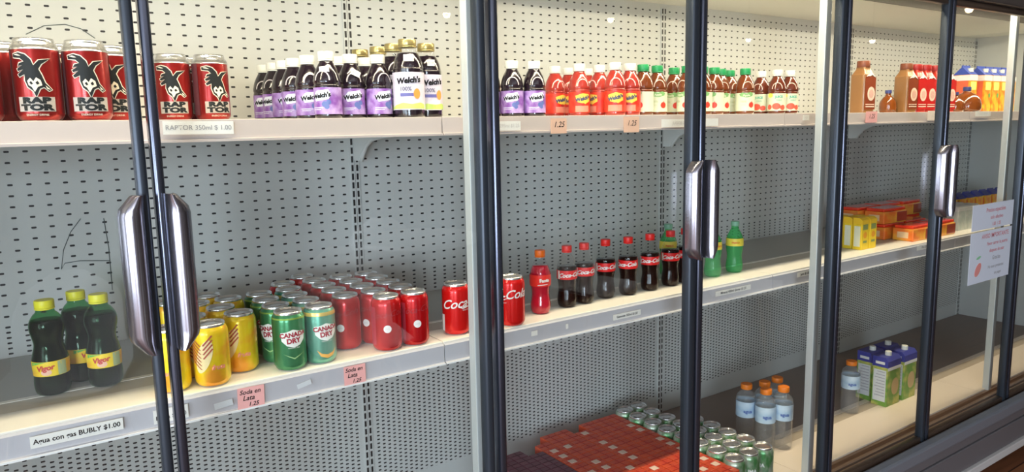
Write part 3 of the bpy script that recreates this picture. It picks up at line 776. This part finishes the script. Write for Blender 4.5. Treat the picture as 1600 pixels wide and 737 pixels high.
bluetop = mat('carton_blue', (.05,.09,.42), .45)
wcap = whitecap
orangec = noisy('carton_orange', (.72,.20,.015), (.80,.48,.03), 30, .45, 0, (1,1,1), .42, .6)
oc = carton('juice_carton', .070, .070, .200, orangec, bluetop, wcap, mat('carton_red_side', (.70,.13,.06), .5), True)
MB().box(-.024,.024,-.0358,-.0352,.095,.130).build('front_badge', mat('badge_yellow', (.92,.78,.20), .5), oc)
MB().prism(ell(-.006,.050,.016,.018), -.0358, -.0352, 'y').build('fruit_picture', mat('pic_orange', (.90,.42,.03), .5), oc)
MB().prism(ell(.016,.072,.008,.010), -.0360, -.0353, 'y').build('leaf_picture', mat('pic_leaf', (.12,.35,.10), .5), oc)
MB().box(-.0352,.0352,-.0358,-.0352,.135,.158).box(-.0358,-.0352,-.035,.035,.135,.158).build('white_band', white, oc)
KO = Kind(oc, 'juice carton', 'orange juice cartons with blue tops far right on the upper shelf')
OL = ['frontmost blue-topped carton, just behind the amber jug','blue-topped juice carton second from the left, orange side showing','blue-topped juice carton third from the left of the group','blue-topped juice carton next to the silver end mullion','blue-topped juice carton partly behind the silver end mullion']
for (x, y), lab in zip([(3.49,.272),(3.60,.26),(3.68,.26),(3.76,.26),(3.84,.26)], OL):
    KO.put(x, y, ZT, lab, 0, None)
greenb = noisy('carton_green', (.16,.33,.06), (.55,.52,.14), 22, .45, 0, (1,1,1), .45, .65)
gc = carton('milk_carton', .095, .062, .196, greenb, navy, wcap, mat('facts_pale', (.66,.68,.70), .5))
for k in range(9):
    MB().box(-.0486,-.0482,-.021,.019-(k%3)*.004,.040+k*.012,.0435+k*.012).build('facts_line', mat('facts_ink', (.40,.40,.44), .6), gc)
MB().box(-.0492,-.0476,-.018,.018,.168,.178).build('top_badge', white, gc)
MB().prism(ell(.01,.075,.026,.034), -.0316, -.0311, 'y').build('picture', mat('pic_tan', (.60,.42,.20), .5), gc)
MB().box(-.0476,.0476,-.0318,-.0312,.145,.157).build('zigzag_band', white, gc)
KM = Kind(gc, 'milk carton', 'green and navy cartons on the cooler bottom')
KM.put(2.783, .172, ZD, 'green carton with navy top, front left of the group on the cooler bottom', 0)
KM.put(2.800, .245, ZD, 'green carton with navy top standing behind the front left one', 0)
KM.put(2.905, .172, ZD, 'green carton with navy top, front right of the group', 0)
KM.put(2.915, .245, ZD, 'green carton with navy top, back right of the group', 0)
# small yellow juice boxes
yb = carton('small_juice_box', .046, .036, .120, mat('box_yellow', (.90,.62,.03), .45), mat('box_yellow_top', (.90,.55,.03), .45), None, mat('box_facts', (.80,.78,.58), .5))
MB().box(-.016,.016,-.0186,-.0181,.075,.095).box(-.012,.012,-.0186,-.0181,.025,.034).build('front_print', mat('box_green', (.25,.30,.10), .5), yb)
MB().prism(ell(0,.055,.012,.012), -.0187, -.0181, 'y').build('front_fruit', mat('box_orange', (.85,.35,.03), .5), yb)
KX = Kind(yb, 'juice box', 'small yellow juice boxes on the middle shelf')
for x, y, lab in [(2.637,.222,'small yellow juice box at the front, middle of the group'),(2.640,.262,'small yellow juice box second back on the left'),(2.692,.222,'small yellow juice box at the front right of the group'),(2.695,.262,'small yellow juice box back right, beside the orange packs'),(2.645,.302,'rearmost small yellow juice box')]:
    KX.put(x, y, ZM, lab, 0)
# wrapped snack packs
film = clear('shrink_film', (.95,.85,.8), 1.5, .15)
def pack():
    t = empty('wrapped_cup_pack')
    w, d, h = .165, .085, .062
    MB().box(-w/2, w/2, -d/2, d/2, 0, h*.80).build('pack_sleeve', noisy('pack_orange', (.90,.20,.03), (.95,.52,.06), 14, .35, 0, (1,1,1), .4, .6, coat=.4), t, bevel=.004)
    MB().box(-w/2+.004, w/2-.004, -d/2+.004, d/2-.004, h*.80, h).build('pack_lid', noisy('pack_red', (.80,.02,.012), (.92,.08,.02), 25, .25, 0, (1,1,1), coat=.6), t, bevel=.004)
    MB().box(w*.05, w/2+.001, -d/2-.001, -d/2+.02, .004, h*.75).build('pack_end', mat('pack_maroon', (.38,.06,.03), .3, coat=.5), t, bevel=.003)
    MB().box(-w/2-.001, -w/2, -d/2+.02, d/2-.02, .012, .036).build('pack_print', mat('pack_pale', (.90,.62,.35), .4), t)
    return t
KS = Kind(pack(), 'wrapped pack', 'red and orange wrapped dessert packs on the middle shelf')
pk = [(3.022,.218,0,'front left'),(3.195,.218,0,'front right'),(2.985,.318,0,'second row left'),(3.16,.318,0,'second row right'),(2.955,.415,0,'back left bottom'),(2.955,.415,.063,'back left stacked'),(3.13,.415,0,'back middle bottom'),(3.13,.415,.063,'back middle stacked'),(3.305,.415,0,'back right bottom'),(3.305,.415,.063,'back right stacked'),(2.985,.318,.063,'second row left stacked')]
for x, y, dz, n in pk: KS.put(x, y, ZM+dz, f'red-lidded orange wrapped pack, {n} in the pile by the yellow boxes', random.uniform(-.03,.03))
# pale cartons near right of the middle shelf
pc = carton('pale_carton', .062, .055, .105, noisy('pale_print', (.48,.55,.52), (.70,.72,.66), 30, .5), white, None, mat('pale_side', (.55,.60,.58), .5))
KQ = Kind(pc, 'carton', 'small pale cartons on the middle shelf')
for x, y, n in [(3.392,.230,'front left'),(3.458,.230,'front middle'),(3.524,.230,'front right'),(3.392,.290,'back left'),(3.458,.290,'back middle'),(3.524,.290,'back right')]:
    KQ.put(x, y, ZM, f'small pale grey-green carton, {n} of six beside the door handle', 0)
no = carton('small_orange_carton', .060, .060, .135, orangec, navy, None, MATS['carton_red_side'], True)
KN = Kind(no, 'juice carton', 'small orange cartons with navy tops behind the notices')
for i in range(7):
    KN.put(3.60+.085*i, .36, ZM, f'small orange carton with navy top, {ORD[i+1]} from left in the rear row', 0)
# ------------------------------------------------------------------ PET soda bottles on the middle shelf
CP = smoothprof([(.018,0),(.0235,.003),(.0265,.012),(.0272,.022),(.0255,.036),(.0238,.050),(.0245,.062),(.0268,.076),(.0275,.086),(.0272,.104),(.0262,.112),(.022,.124),(.0155,.136),(.0118,.144),(.0112,.150)])
redcap = mat('red_cap', (.80,.02,.015), .4)
redlabel = mat('cola_label', (.74,.015,.015), .4)
cb = bottle('cola_bottle', CP, darkliq, .110, pet, redcap, .0135, (.1515,.166), (.078,.102), redlabel)
wtext('script_name', 'Coca-Cola', .0155, .0280, .090, white, cb, shear=.45, bold=.0005, tilt=.06, phi=.25)
wpoly('label_fact_strip', [rect(-.003,-.011,.003,.011)], .0279, .090, mat('strip_cream', (.8,.7,.6), .5), cb, phi=-.95)
KCB = Kind(cb, 'soda bottle', 'cola bottles with red caps on the middle shelf')
CBL = ['leftmost cola bottle with red cap, right of the orange-capped bottle','second cola bottle from the left, close against the first','third cola bottle with red cap from the left','fourth cola bottle with red cap, middle of the row','fifth cola bottle with red cap from the left','sixth cola bottle, a green bottle showing behind it','rightmost cola bottle, partly behind the door stile']
for (x, y, d), lab in zip([(1.223,.227,6),(1.287,.231,10),(1.373,.240,-4),(1.449,.229,-30),(1.538,.231,-12),(1.629,.236,2),(1.697,.239,-6)], CBL):
    KCB.put(x, y, ZM, lab, rz(x, y, d))
orb = bottle('red_soda_bottle', CP, mat('red_soda', (.50,.01,.03), .12, coat=.6), .126, pet, mat('orange_cap', (.88,.16,.01), .4), .0135, (.1515,.166), (.074,.104), mat('scarlet_label', (.80,.03,.02), .4))
wtext('name_print', 'Fanta', .012, .0280, .090, white, orb, bold=.0006, phi=.3, tilt=.05)
wpoly('name_swoosh', [[(-.016,-.003),(.012,-.001),(.014,.001),(-.014,-.001)]], .0280, .080, white, orb, phi=.2)
orb.location = (1.126,.217,ZM); orb.rotation_euler = (0,0,rz(1.126,.217,5)); tag(orb, 'red soda bottle with orange cap, left of the cola bottles', 'soda bottle')
lemon = mat('lemon_liquid', (.10,.42,.15), .15, coat=.4)
sg = empty('lime_soda_bottle')
link('bottle_body', MB().lathe(CP, 32, True, False).mesh('b'), petg, sg, True)
link('bottle_label', MB().lathe(cut(CP, .088,.112,.0006), 32, False, False).mesh('l'), mat('label_yellow', (.88,.72,.08), .45), sg, True)
c = link('bottle_cap', cap_mb(.0135,.1515,.166).mesh('c'), mat('cap_mint', (.22,.45,.30), .4), sg); set_smooth_angle(c, 50)
wtext('name_print', 'FRESCA', .0075, .0280, .099, mat('print_orange', (.75,.20,.03), .5), sg, bold=.0004)
KL = Kind(sg, 'soda bottle', 'green lime soda bottles on the middle shelf')
KL.put(1.938,.246,ZM,'green lime soda bottle with yellow label, alone right of the door handle', rz(1.938,.246,8))
KL.put(1.829,.243,ZM,'green lime soda bottle half covered by the door handle', rz(1.829,.243,40))
KL.put(1.735,.345,ZM,'green lime soda bottle behind the sixth cola bottle', rz(1.735,.336,10))
# contoured malt bottles with yellow caps
VP_ = smoothprof([(.020,0),(.0265,.003),(.030,.012),(.0305,.026),(.0295,.040),(.0303,.056),(.0303,.068),(.0280,.080),(.0245,.096),(.0265,.110),(.0295,.126),(.0280,.140),(.0215,.152),(.0160,.158),(.0150,.166)])
vg = bottle('malt_soda_bottle', VP_, mat('malt_liquid', (.010,.010,.008), .15, spec=.2, coat=.1), .142, petg2, mat('yellow_cap', (.80,.76,.03), .4), .0165, (.166,.180), (.040,.068), noisy('label_amber', (.90,.66,.02), (.88,.28,.03), 20, .45, 0, (1,1,2.2), .5, .75))
wpoly('green_corner', [[(-.030,.013),(-.030,.006),(-.016,.010),(.0,.0135)]], .0306, .054, mat('corner_green', (.15,.50,.08), .5), vg)
wpoly('facts_strip', [rect(-.008,-.013,.008,.013)], .0306, .054, mat('strip_green', (.42,.52,.28), .5), vg, phi=.85)
wtext('name_print', 'Vigor', .0135, .0306, .056, mat('print_crimson', (.60,.05,.04), .5), vg, shear=.2, bold=.0006, tilt=.12, phi=-.1)
wpoly('name_spot', [ell(.0,0,.009,.006)], .0306, .048, mat('spot_pink', (.85,.50,.35), .5), vg, phi=-.05)
KV = Kind(vg, 'soda bottle', 'dark malt soda bottles with yellow caps')
for x, y, d, lab in [(.043,.318,-14,'leftmost dark soda bottle with yellow cap and yellow label'),(.098,.372,30,'middle dark soda bottle with yellow cap, set back behind the others'),(.131,.310,-6,'rightmost dark soda bottle with yellow cap, nearest the door handle')]:
    KV.put(x, y, ZM, lab, rz(x, y, d))
# ------------------------------------------------------------------ cooler bottom: water bottles, cans, juice boxes
WP = smoothprof([(.026,0),(.0315,.004),(.033,.014),(.0325,.040),(.0318,.044),(.033,.048),(.0325,.078),(.0318,.082),(.033,.086),(.033,.110),(.033,.165),(.029,.180),(.0175,.192),(.0155,.196),(.0155,.200)])
wb = empty('water_bottle')
petw = clear('water_pet', (.97,.97,.96), 1.3, .04, .09, (.8,.82,.85))
link('bottle_body', MB().lathe(WP, 32, True, False).mesh('b'), petw, wb, True)
link('liquid', MB().lathe([(r-.002, z+.002) for r, z in cut(WP, 0, .165)], 32, True, True).mesh('w'), clear('water', (.97,.97,.97), 1.15, .02), wb, True)
link('bottle_label', MB().lathe(cut(WP, .105, .160, .0006), 32, False, False).mesh('l'), noisy('label_sky', (.34,.52,.72), (.62,.74,.84), 16, .4, 0, (1,1,2)), wb, True)
wtext('name_print', 'agua', .016, .0338, .128, mat('print_blue', (.06,.12,.40), .5), wb, bold=.0004, phi=.2)
c = link('bottle_cap', cap_mb(.019,.200,.217).mesh('c'), mat('cap_orange', (.85,.22,.02), .45), wb); set_smooth_angle(c, 50)
KW = Kind(wb, 'water bottle', 'clear bottles with orange caps on the cooler bottom')
WL = ['clear blue-labelled bottle with orange cap, front right of the cluster','clear blue-labelled bottle with orange cap, front centre of the cluster','clear blue-labelled bottle with orange cap, leftmost of the cluster','clear bottle with orange cap behind the front centre one','clear bottle with orange cap, rearmost right of the cluster']
for (x, y), lab in zip([(2.115,.168),(2.050,.190),(2.040,.262),(2.108,.238),(2.178,.238)], WL): KW.put(x, y, ZD, lab, rz(x, y, 0))
KW.put(2.590, .205, ZD, 'clear bottle with orange cap standing alone by the green cartons', rz(2.59,.2,0), (1,1,.93))
# green-silver cans in plastic wrap
gsc = can('lime_soda_can', noisy('lime_can', (.06,.26,.08), (.45,.50,.40), 30, .3, .4, (1,1,.6), .4, .6, coat=.4))
wtext('name_print', 'LIMA', .016, R, .070, white, gsc, bold=.0006)
KZ = Kind(gsc, 'drink can', 'green and silver lime soda cans on the cooler bottom')
n = 0
for ci, (x, r0, r1) in enumerate([(1.716,0,8),(1.783,0,8),(1.850,0,5)]):
    for ri in range(r0, r1):
        y = .050 + .0676*ri
        KZ.put(x + (.002 if ri % 2 else -.002), y, ZD, f'green and silver soda can, {ORD[ri+1]} row from the glass, {["left","middle","right"][ci]} file', rz(x, y, random.uniform(-50,50)))
# plastic wrap draped over the rear of the cans is thin and clear
# red and purple juice boxes
def jbox(name, m, m2, sq):
    t = empty(name); w, d, h = .0525, .0435, .105
    MB().box(-w/2, w/2, -d/2, d/2, 0, h).build('box_body', m, t, bevel=.0012)
    MB().box(-w/2+.002, w/2-.002, -.0012, .0012, h, h+.0008).box(-.0009, .0009, -d/2+.002, d/2-.002, h, h+.0008).build('top_seam', m2, t)
    if sq: MB().box(-.011, .011, -.0105, .0105, h+.0004, h+.0014).build('straw_seal', mat('seal_white', (.84,.62,.50), .5), t)
    return t
rm = noisy('box_red', (.62,.045,.02), (.74,.10,.03), 20, .35, 0, (1,1,1), coat=.25)
rm2 = mat('box_seam', (.40,.02,.015), .4)
pmm = noisy('box_purple', (.13,.035,.065), (.19,.06,.09), 20, .4, 0, (1,1,1), coat=.2)
KJ = Kind(jbox('red_juice_box', rm, rm2, False), 'juice box', 'red juice boxes stood in a block on the cooler bottom')
KJS = Kind(jbox('sealed_juice_box', rm, rm2, True), 'juice box', 'red juice boxes with pale straw seals in the block')
KJP = Kind(jbox('purple_juice_box', pmm, mat('purple_seam', (.07,.015,.03), .4), False), 'juice box', 'dark purple juice boxes at the left of the block')
SQ = [(1.475,.499),(1.358,.452),(1.412,.411),(1.343,.405),(1.341,.356),(1.344,.322),(1.344,.275),(1.399,.285),(1.395,.241),(1.511,.371),(1.513,.34),(1.497,.3),(1.495,.256),(1.458,.206),(1.516,.154),(1.693,.412),(1.688,.369),(1.679,.311),(1.673,.272),(1.676,.228),(1.665,.195),(1.673,.108),(1.67,.074),(1.621,.076)]
cells = {}
for ci in range(7):
    for ri in range(12):
        x = 1.332 + .0545*ci; y = .030 + .0448*ri
        if ri == 11 and ci in (0, 3): continue
        cells[(ci, ri)] = (x, y)
seal = set()
for sx, sy in SQ:
    k = min(cells, key=lambda c: (cells[c][0]-sx)**2 + (cells[c][1]-sy)**2); seal.add(k)
for (ci, ri), (x, y) in cells.items():
    lab = f'red juice box, {ORD[ri+1]} row from glass, {ORD[ci+1]} from left'
    (KJS if (ci, ri) in seal else KJ).put(x, y, ZD, lab + (', pale seal on top' if (ci, ri) in seal else ''), 0)
for ci in range(3):
    for ri in range(11):
        if ci == 0 and ri > 9: continue
        x = 1.277 - .0545*ci; y = .030 + .0448*ri
        KJP.put(x, y, ZD, f'dark purple juice box, {ORD[ri+1]} row back, {["beside the red block","second file left of the red block","third file left of the red block"][ci]}', 0)
# ------------------------------------------------------------------ price tags and notices
def tag_plate(x0, x1, z0, z1, y, m, texts, label, cat='price tag', group='paper price tags on the shelf rails', tilt=0, name='price_tag', tm=ink, thick=.0008):
    cx, cz = (x0+x1)/2, (z0+z1)/2
    t = empty(name, (cx, y, cz)); t.rotation_euler = (0, -tilt, 0); tag(t, label, cat, group)
    MB().box(-(x1-x0)/2, (x1-x0)/2, -thick, 0, -(z1-z0)/2, (z1-z0)/2).build('tag_paper', m, t)
    for body, size, dx, dz, kw in texts:
        flat_text('tag_writing', body, size, (dx, -thick-.0003, dz), tm, t, **kw)
    return t
yt, ym_ = .1095, .1335
grey = mat('faded_ink', (.34,.33,.34), .7)
tag_plate(.238,.356,-.002,.021, yt, paperw, [('RAPTOR 350ml $ 1.00', .0118, 0, 0, dict(bold=.0001))], 'white printed tag reading RAPTOR 350ml $ 1.00 on the upper rail', tm=grey, tilt=-.01)
tag_plate(.842,.995,-.008,.013, yt, paperw, [('JUGO 295ml $1.25', .011, .03, 0, {})], 'white printed tag partly behind the silver mullion, upper rail', tm=mat('pale_ink', (.55,.52,.50), .7))
tag_plate(1.083,1.131,-.018,.018, yt, peach, [('1.25', .019, 0, .003, dict(shear=.3))], 'peach handwritten price note below the leftmost red juice bottles')
tag_plate(1.318,1.372,-.020,.020, yt, peach, [('1.25', .019, 0, .003, dict(shear=.3))], 'peach handwritten price note below the tallest red juice bottle')
tag_plate(1.454,1.68,-.009,.012, yt, paperw, [('JUGOS 295ml $1.25', .0125, -.02, 0, {})], 'long pale printed tag below the green-capped apple juices', tm=MATS['pale_ink'])
tag_plate(2.079,2.112,.002,.019, yt, paperw, [('1.25', .009, 0, 0, {})], 'tiny white tag at the right end of the amber juices', tm=MATS['pale_ink'])
tag_plate(2.436,2.507,-.010,.028, yt, pink, [('1.25', .022, 0, .002, dict(shear=.3))], 'pink handwritten price note below the lone square tan bottle')
tag_plate(2.853,2.940,-.008,.028, yt, mat('tag_ivory', (.84,.72,.62), .7), [('1.75', .018, 0, 0, dict(shear=.3))], 'ivory price note below the square red bottles', tm=MATS['pale_ink'])
tag_plate(3.23,3.365,.005,.025, yt, paperw, [('JUGO 1L $2.50', .012, 0, 0, {})], 'white tag at the far right below the amber jug', tm=MATS['pale_ink'])
tag_plate(-.004,.135,-.5165,-.4960, ym_, paperw, [('Agua con gas BUBLY $1.00', .0118, 0, 0, dict(bold=.00025))], 'white printed tag reading Agua con gas BUBLY $1.00')
tag_plate(.184,.243,-.5215,-.4960, ym_, paperw, [('Malta $1.00', .011, .0, -.003, dict(bold=.0001))], 'white printed tag cut by the paired door stiles, middle rail')
tag_plate(.289,.323,-.518,-.506, ym_, mat('tape_scrap', (.62,.65,.68), .6), [], 'torn scrap of pale tape left on the rail beside a pink note', 'tape scrap', tilt=.1, name='tape_scrap', thick=.0004)
tag_plate(.4485,.478,-.512,-.502, ym_, MATS['tape_scrap'], [], 'small faint tape scrap on the rail between the two pink notes', 'tape scrap', tilt=.2, name='tape_scrap', thick=.0004)
tag_plate(.332,.383,-.5315,-.4885, ym_, pink, [('Soda en', .0125, -.002, .012, dict(shear=.25, bold=.0002)), ('Lata', .0135, -.005, .0, dict(shear=.25, bold=.0002)), ('1.25', .0115, .004, -.013, dict(shear=.25, bold=.0002))], 'pink handwritten note Soda en Lata below the yellow cans', tilt=-.03)
tag_plate(.548,.596,-.5305,-.4895, ym_, pink, [('Soda en', .012, -.002, .012, dict(shear=.25, bold=.0002)), ('Lata', .013, -.006, .0, dict(shear=.25, bold=.0002)), ('1.25', .0115, .003, -.013, dict(shear=.25, bold=.0002))], 'pink handwritten note Soda en Lata below the red cans')
tag_plate(1.034,1.052,-.5105,-.4985, ym_, paperw, [], 'small white paper remnant on the middle rail, right of the dark post', 'paper remnant', name='paper_remnant')
tag_plate(1.142,1.150,-.511,-.499, ym_, paperw, [], 'tiny white paper sliver on the middle rail below the orange-capped bottle', 'paper remnant', name='paper_remnant')
tag_plate(1.304,1.405,-.5165,-.5015, ym_, paperw, [('Gaseosas 355ml $1.25', .0085, 0, 0, dict(bold=.0002))], 'white printed tag below the cola bottles on the middle rail')
tag_plate(1.714,1.877,-.5125,-.4975, ym_, paperw, [('Mineral 400ml Ginger $1.25', .0105, 0, 0, dict(bold=.0002))], 'white printed tag just right of the middle door stile, middle rail')
tag_plate(2.117,2.20,-.508,-.492, ym_, paperw, [('Jugo $1.00', .0115, 0, 0, dict(bold=.0002))], 'white printed tag cut by the second silver mullion, middle rail')
tag_plate(2.883,3.006,-.505,-.486, ym_, paperw, [('Flan $1.25', .013, 0, 0, {})], 'white printed tag below the wrapped orange packs')
# notices on the sixth door
YN = YD + .0108
notp = mat('notice_paper', (.66,.70,.78), .7)
rink = mat('notice_red', (.62,.16,.18), .7)
def notice(x0, x1, z0, z1, lines, label, name='paper_notice'):
    cx, cz = (x0+x1)/2, (z0+z1)/2; w, h = x1-x0, z1-z0
    t = empty(name, (cx, YN, cz)); tag(t, label, 'notice', 'paper notices taped on the sixth door')
    MB().box(-w/2, w/2, -.0008, 0, -h/2, h/2).build('notice_sheet', notp, t)
    for body, size, dx, dz, m in lines:
        flat_text('notice_writing', body, size, (dx, -.0012, dz), m, t, bold=.0002)
    return t
nt_ = notice(2.852, 3.185, -.606, -.415, [('AVISO IMPORTANTE', .024, .03, .075, rink), ('Favor cerrar la puerta', .019, .05, .045, rink), ('despues de usar', .019, .05, .018, rink), ('Gracias', .022, .05, -.012, grey), ('No sacar productos', .016, .05, -.045, grey), ('sin pagar', .016, .07, -.072, grey)], 'lower white paper notice with a red sketch, taped on the sixth door glass')
MB().prism(ell(-.095,-.045,.030,.018,20,.8), -.0014, -.0009, 'y').build('red_sketch', mat('sketch_red', (.75,.28,.25), .7), nt_)
MB().prism(ell(-.095,.0,.018,.005,14,.2), -.0014, -.0009, 'y').build('green_sketch', mat('sketch_green', (.25,.55,.30), .7), nt_)
notice(2.852, 3.185, -.408, -.313, [('Precios especiales', .022, .02, .022, rink), ('solo efectivo', .020, .03, -.006, rink), ('1.00  1.25', .018, .03, -.032, rink)], 'upper shorter white paper notice above the sketch notice on the sixth door')

# ------------------------------------------------------------------ the shop behind the camera
woodm = mat('floor_wood', (.30,.12,.05), .65, spec=.25); nt = woodm.node_tree
tc = nt.nodes.new('ShaderNodeTexCoord'); bk = nt.nodes.new('ShaderNodeTexBrick'); nz = nt.nodes.new('ShaderNodeTexNoise'); mp = nt.nodes.new('ShaderNodeMapping'); mx = nt.nodes.new('ShaderNodeMixRGB')
mp.inputs['Scale'].default_value = (1.5, 14, 1); nz.inputs['Scale'].default_value = 3; nz.inputs['Detail'].default_value = 6
bk.inputs['Scale'].default_value = 1; bk.inputs['Brick Width'].default_value = 1.2; bk.inputs['Row Height'].default_value = .14; bk.inputs['Mortar Size'].default_value = .003
bk.inputs['Color1'].default_value = (.34,.13,.055,1); bk.inputs['Color2'].default_value = (.24,.09,.04,1); bk.inputs['Mortar'].default_value = (.05,.02,.01,1)
nt.links.new(tc.outputs['Object'], bk.inputs['Vector']); nt.links.new(tc.outputs['Object'], mp.inputs[0]); nt.links.new(mp.outputs[0], nz.inputs['Vector'])
mx.blend_type = 'MULTIPLY'; mx.inputs[0].default_value = .7
nt.links.new(bk.outputs[0], mx.inputs[1]); nt.links.new(nz.outputs[0], mx.inputs[2]); nt.links.new(mx.outputs[0], nt.nodes['Principled BSDF'].inputs['Base Color'])
tag(MB().box(-4, 14, -5.2, 1.2, -1.485, -1.385).build('floor', woodm), kind='structure')
tag(MB().box(-4, 14, -5.2, 1.2, 1.40, 1.45).build('ceiling', mat('ceiling_paint', (.45,.43,.40), .8)), kind='structure')
wp = mat('shop_wall', (.20,.165,.14), .8)
wb_ = MB()
xs = [-4]
for wx in WINX: xs += [wx-.87, wx+.87]
xs += [14]
for a, b in zip(xs[0::2], xs[1::2]): wb_.box(a, b, -5.3, -5.2, -1.385, 1.40)
for wx in WINX: wb_.box(wx-.87, wx+.87, -5.3, -5.2, -1.385, -.88); wb_.box(wx-.87, wx+.87, -5.3, -5.2, .88, 1.40)
tag(wb_.build('wall_back', wp), kind='structure')
for i, wx in enumerate(WINX):
    f = MB().box(wx-.87,wx-.82,-5.26,-5.18,-.88,.88).box(wx+.82,wx+.87,-5.26,-5.18,-.88,.88).box(wx-.82,wx+.82,-5.26,-5.18,-.88,-.83).box(wx-.82,wx+.82,-5.26,-5.18,.83,.88).box(wx-.02,wx+.02,-5.25,-5.19,-.83,.83)
    tag(f.build(f'window_{i+1}', white), kind='structure')
tag(MB().box(-4.1, -4, -5.3, -4.15, -1.385, 1.40).box(-4.1, -4, -.65, 1.2, -1.385, 1.40).box(-4.1, -4, -4.15, -.65, -1.385, -1.0).box(-4.1, -4, -4.15, -.65, 1.0, 1.40).build('wall_left', wp), kind='structure')
tag(MB().box(-4.08,-3.98,-4.15,-4.10,-1.0,1.0).box(-4.08,-3.98,-.70,-.65,-1.0,1.0).box(-4.08,-3.98,-4.10,-.70,-1.0,-.95).box(-4.08,-3.98,-4.10,-.70,.95,1.0).build('window_2', white), kind='structure')
tag(MB().box(14, 14.1, -5.3, 1.2, -1.385, 1.40).build('wall_right', wp), kind='structure')
tag(MB().box(-4, 14, 1.1, 1.2, -1.385, 1.40).build('wall_front', wp), kind='structure')
# pendant lamps
def lamp(x, y, lab):
    t = empty('pendant_lamp', (x, y, .95)); tag(t, lab, 'lamp', 'pendant lamps over the shop floor')
    MB().tube([(0,0,.09),(0,0,.45)], .004, 6).build('lamp_cord', ink, t)
    MB().lathe([(.075,-.005),(.06,.045),(.02,.085),(.008,.09)], 24, False, True).build('lamp_shade', mat('shade_dark', (.10,.08,.06), .5), t, True)
    m = mat('bulb_glow', (1,.9,.7), .5); b = m.node_tree.nodes['Principled BSDF']; b.inputs['Emission Color'].default_value = (1,.80,.50,1); b.inputs['Emission Strength'].default_value = 22
    MB().lathe([(.004,-.04),(.022,-.034),(.032,-.012),(.026,.012),(.012,.03)], 16, True, True).build('lamp_bulb', m, t, True)
for (x, y), lab in zip([(3.2,-4.38),(4.66,-3.96),(7.23,-4.45),(8.8,-3.86),(7.13,-2.04)], ['pendant lamp reflected above the large grape bottles','pendant lamp reflected above the red juices','pendant lamp reflected above the green caps','pendant lamp reflected above the square tan bottle','pendant lamp reflected at the top right corner']): lamp(x, y, lab)
# added spots that brighten the chairs for their reflections
def spot(x, y, tx, ty, lab):
    t = empty('added_spot', (x, y, 1.30)); tag(t, lab, 'added spot', 'added fill spots over the chairs')
    d = Vector((tx-x, ty-y, -.75-1.30)); q = d.to_track_quat('-Z', 'Y')
    o = MB().lathe([(.045,.0),(.05,.01),(.05,.10),(.03,.12)], 20, False, True).build('spot_can', dark, t, True); o.rotation_euler = q.to_euler()
    MB().tube([(0,0,.0),(0,0,.10)], .008, 6).build('spot_stem', dark, t)
    l = bpy.data.lights.new('added_spot_light', 'SPOT'); l.energy = 95; l.spot_size = math.radians(17); l.spot_blend = .6; l.shadow_soft_size = .04; l.color = (1,.97,.93)
    lo = bpy.data.objects.new('added_spot_light', l); COL.objects.link(lo); lo.location = (x, y, 1.29); lo.rotation_euler = q.to_euler()
for a in ((1.35,-1.1,1.26,-1.97,'added fill spot over the chair mirrored above the red cans'),(2.8,-1.2,2.79,-2.1,'added fill spot over the chair mirrored above the cola bottles'),(3.3,-.8,3.40,-1.5,'added fill spot over the chair mirrored by the lime soda')): spot(*a)
# white chairs and table mirrored in the glass
chw = mat('chair_white', (.85,.84,.82), .35)
def chair():
    t = empty('cafe_chair')
    mb = MB(); nu, nv = 14, 10
    for j in range(nv+1):
        v = j/nv
        for i in range(nu+1):
            u = i/nu*2-1
            if v < .5:
                q = v/.5; x = u*.22; y = -.22+q*.38; z = .45 - .02*(1-u*u) + .05*max(0, abs(u)-.7)
            else:
                q = (v-.5)/.5; wv = .22*math.sqrt(max(.02, 1-(q*.98)**4)); x = u*wv; y = .16 + .10*q - .05*u*u; z = .45 + q*.38
            mb.v.append((x, y, z))
    for j in range(nv):
        for i in range(nu): a = j*(nu+1)+i; mb.f.append((a, a+1, a+nu+2, a+nu+1))
    n0 = len(mb.v); mb.v += [(x, y+.004 if z > .5 else y, z-.012 if z < .5 else z) for x, y, z in mb.v]
    mb.f += [tuple(q+n0 for q in f)[::-1] for f in list(mb.f)]
    mb.build('seat_shell', chw, t, True)
    for sx in (-1, 1):
        for sy in (-1, 1): MB().tube([(sx*.15, sy*.13, .43),(sx*.21, sy*.20, 0)], .011, 8).build('leg', mat('leg_wood', (.45,.28,.14), .5), t, True)
    return t
KH = Kind(chair(), 'chair', 'white shell chairs in the shop behind the viewer')
for x, y, r, lab in [(1.26,-1.97,3.3,'white shell chair reflected above the red cans'),(2.79,-2.1,3.0,'white shell chair reflected above the cola bottles'),(3.40,-1.50,2.6,'white shell chair reflected above the green lime soda'),(.14,-2.15,3.4,'white shell chair reflected at the far left'),(2.0,-3.4,.1,'white shell chair on the far side of the table')]:
    KH.put(x, y, -1.385, lab, r)
t = empty('cafe_table', (2.0,-2.75,-1.385)); tag(t, 'round white cafe table among the white shell chairs', 'table')
MB().lathe([(.36,.72),(.38,.725),(.38,.745),(.37,.75)], 40, True, True).build('table_top', chw, t)
MB().lathe([(.22,0),(.21,.015),(.03,.03),(.025,.1),(.025,.72)], 24, True, True).build('table_leg', dark, t, True)
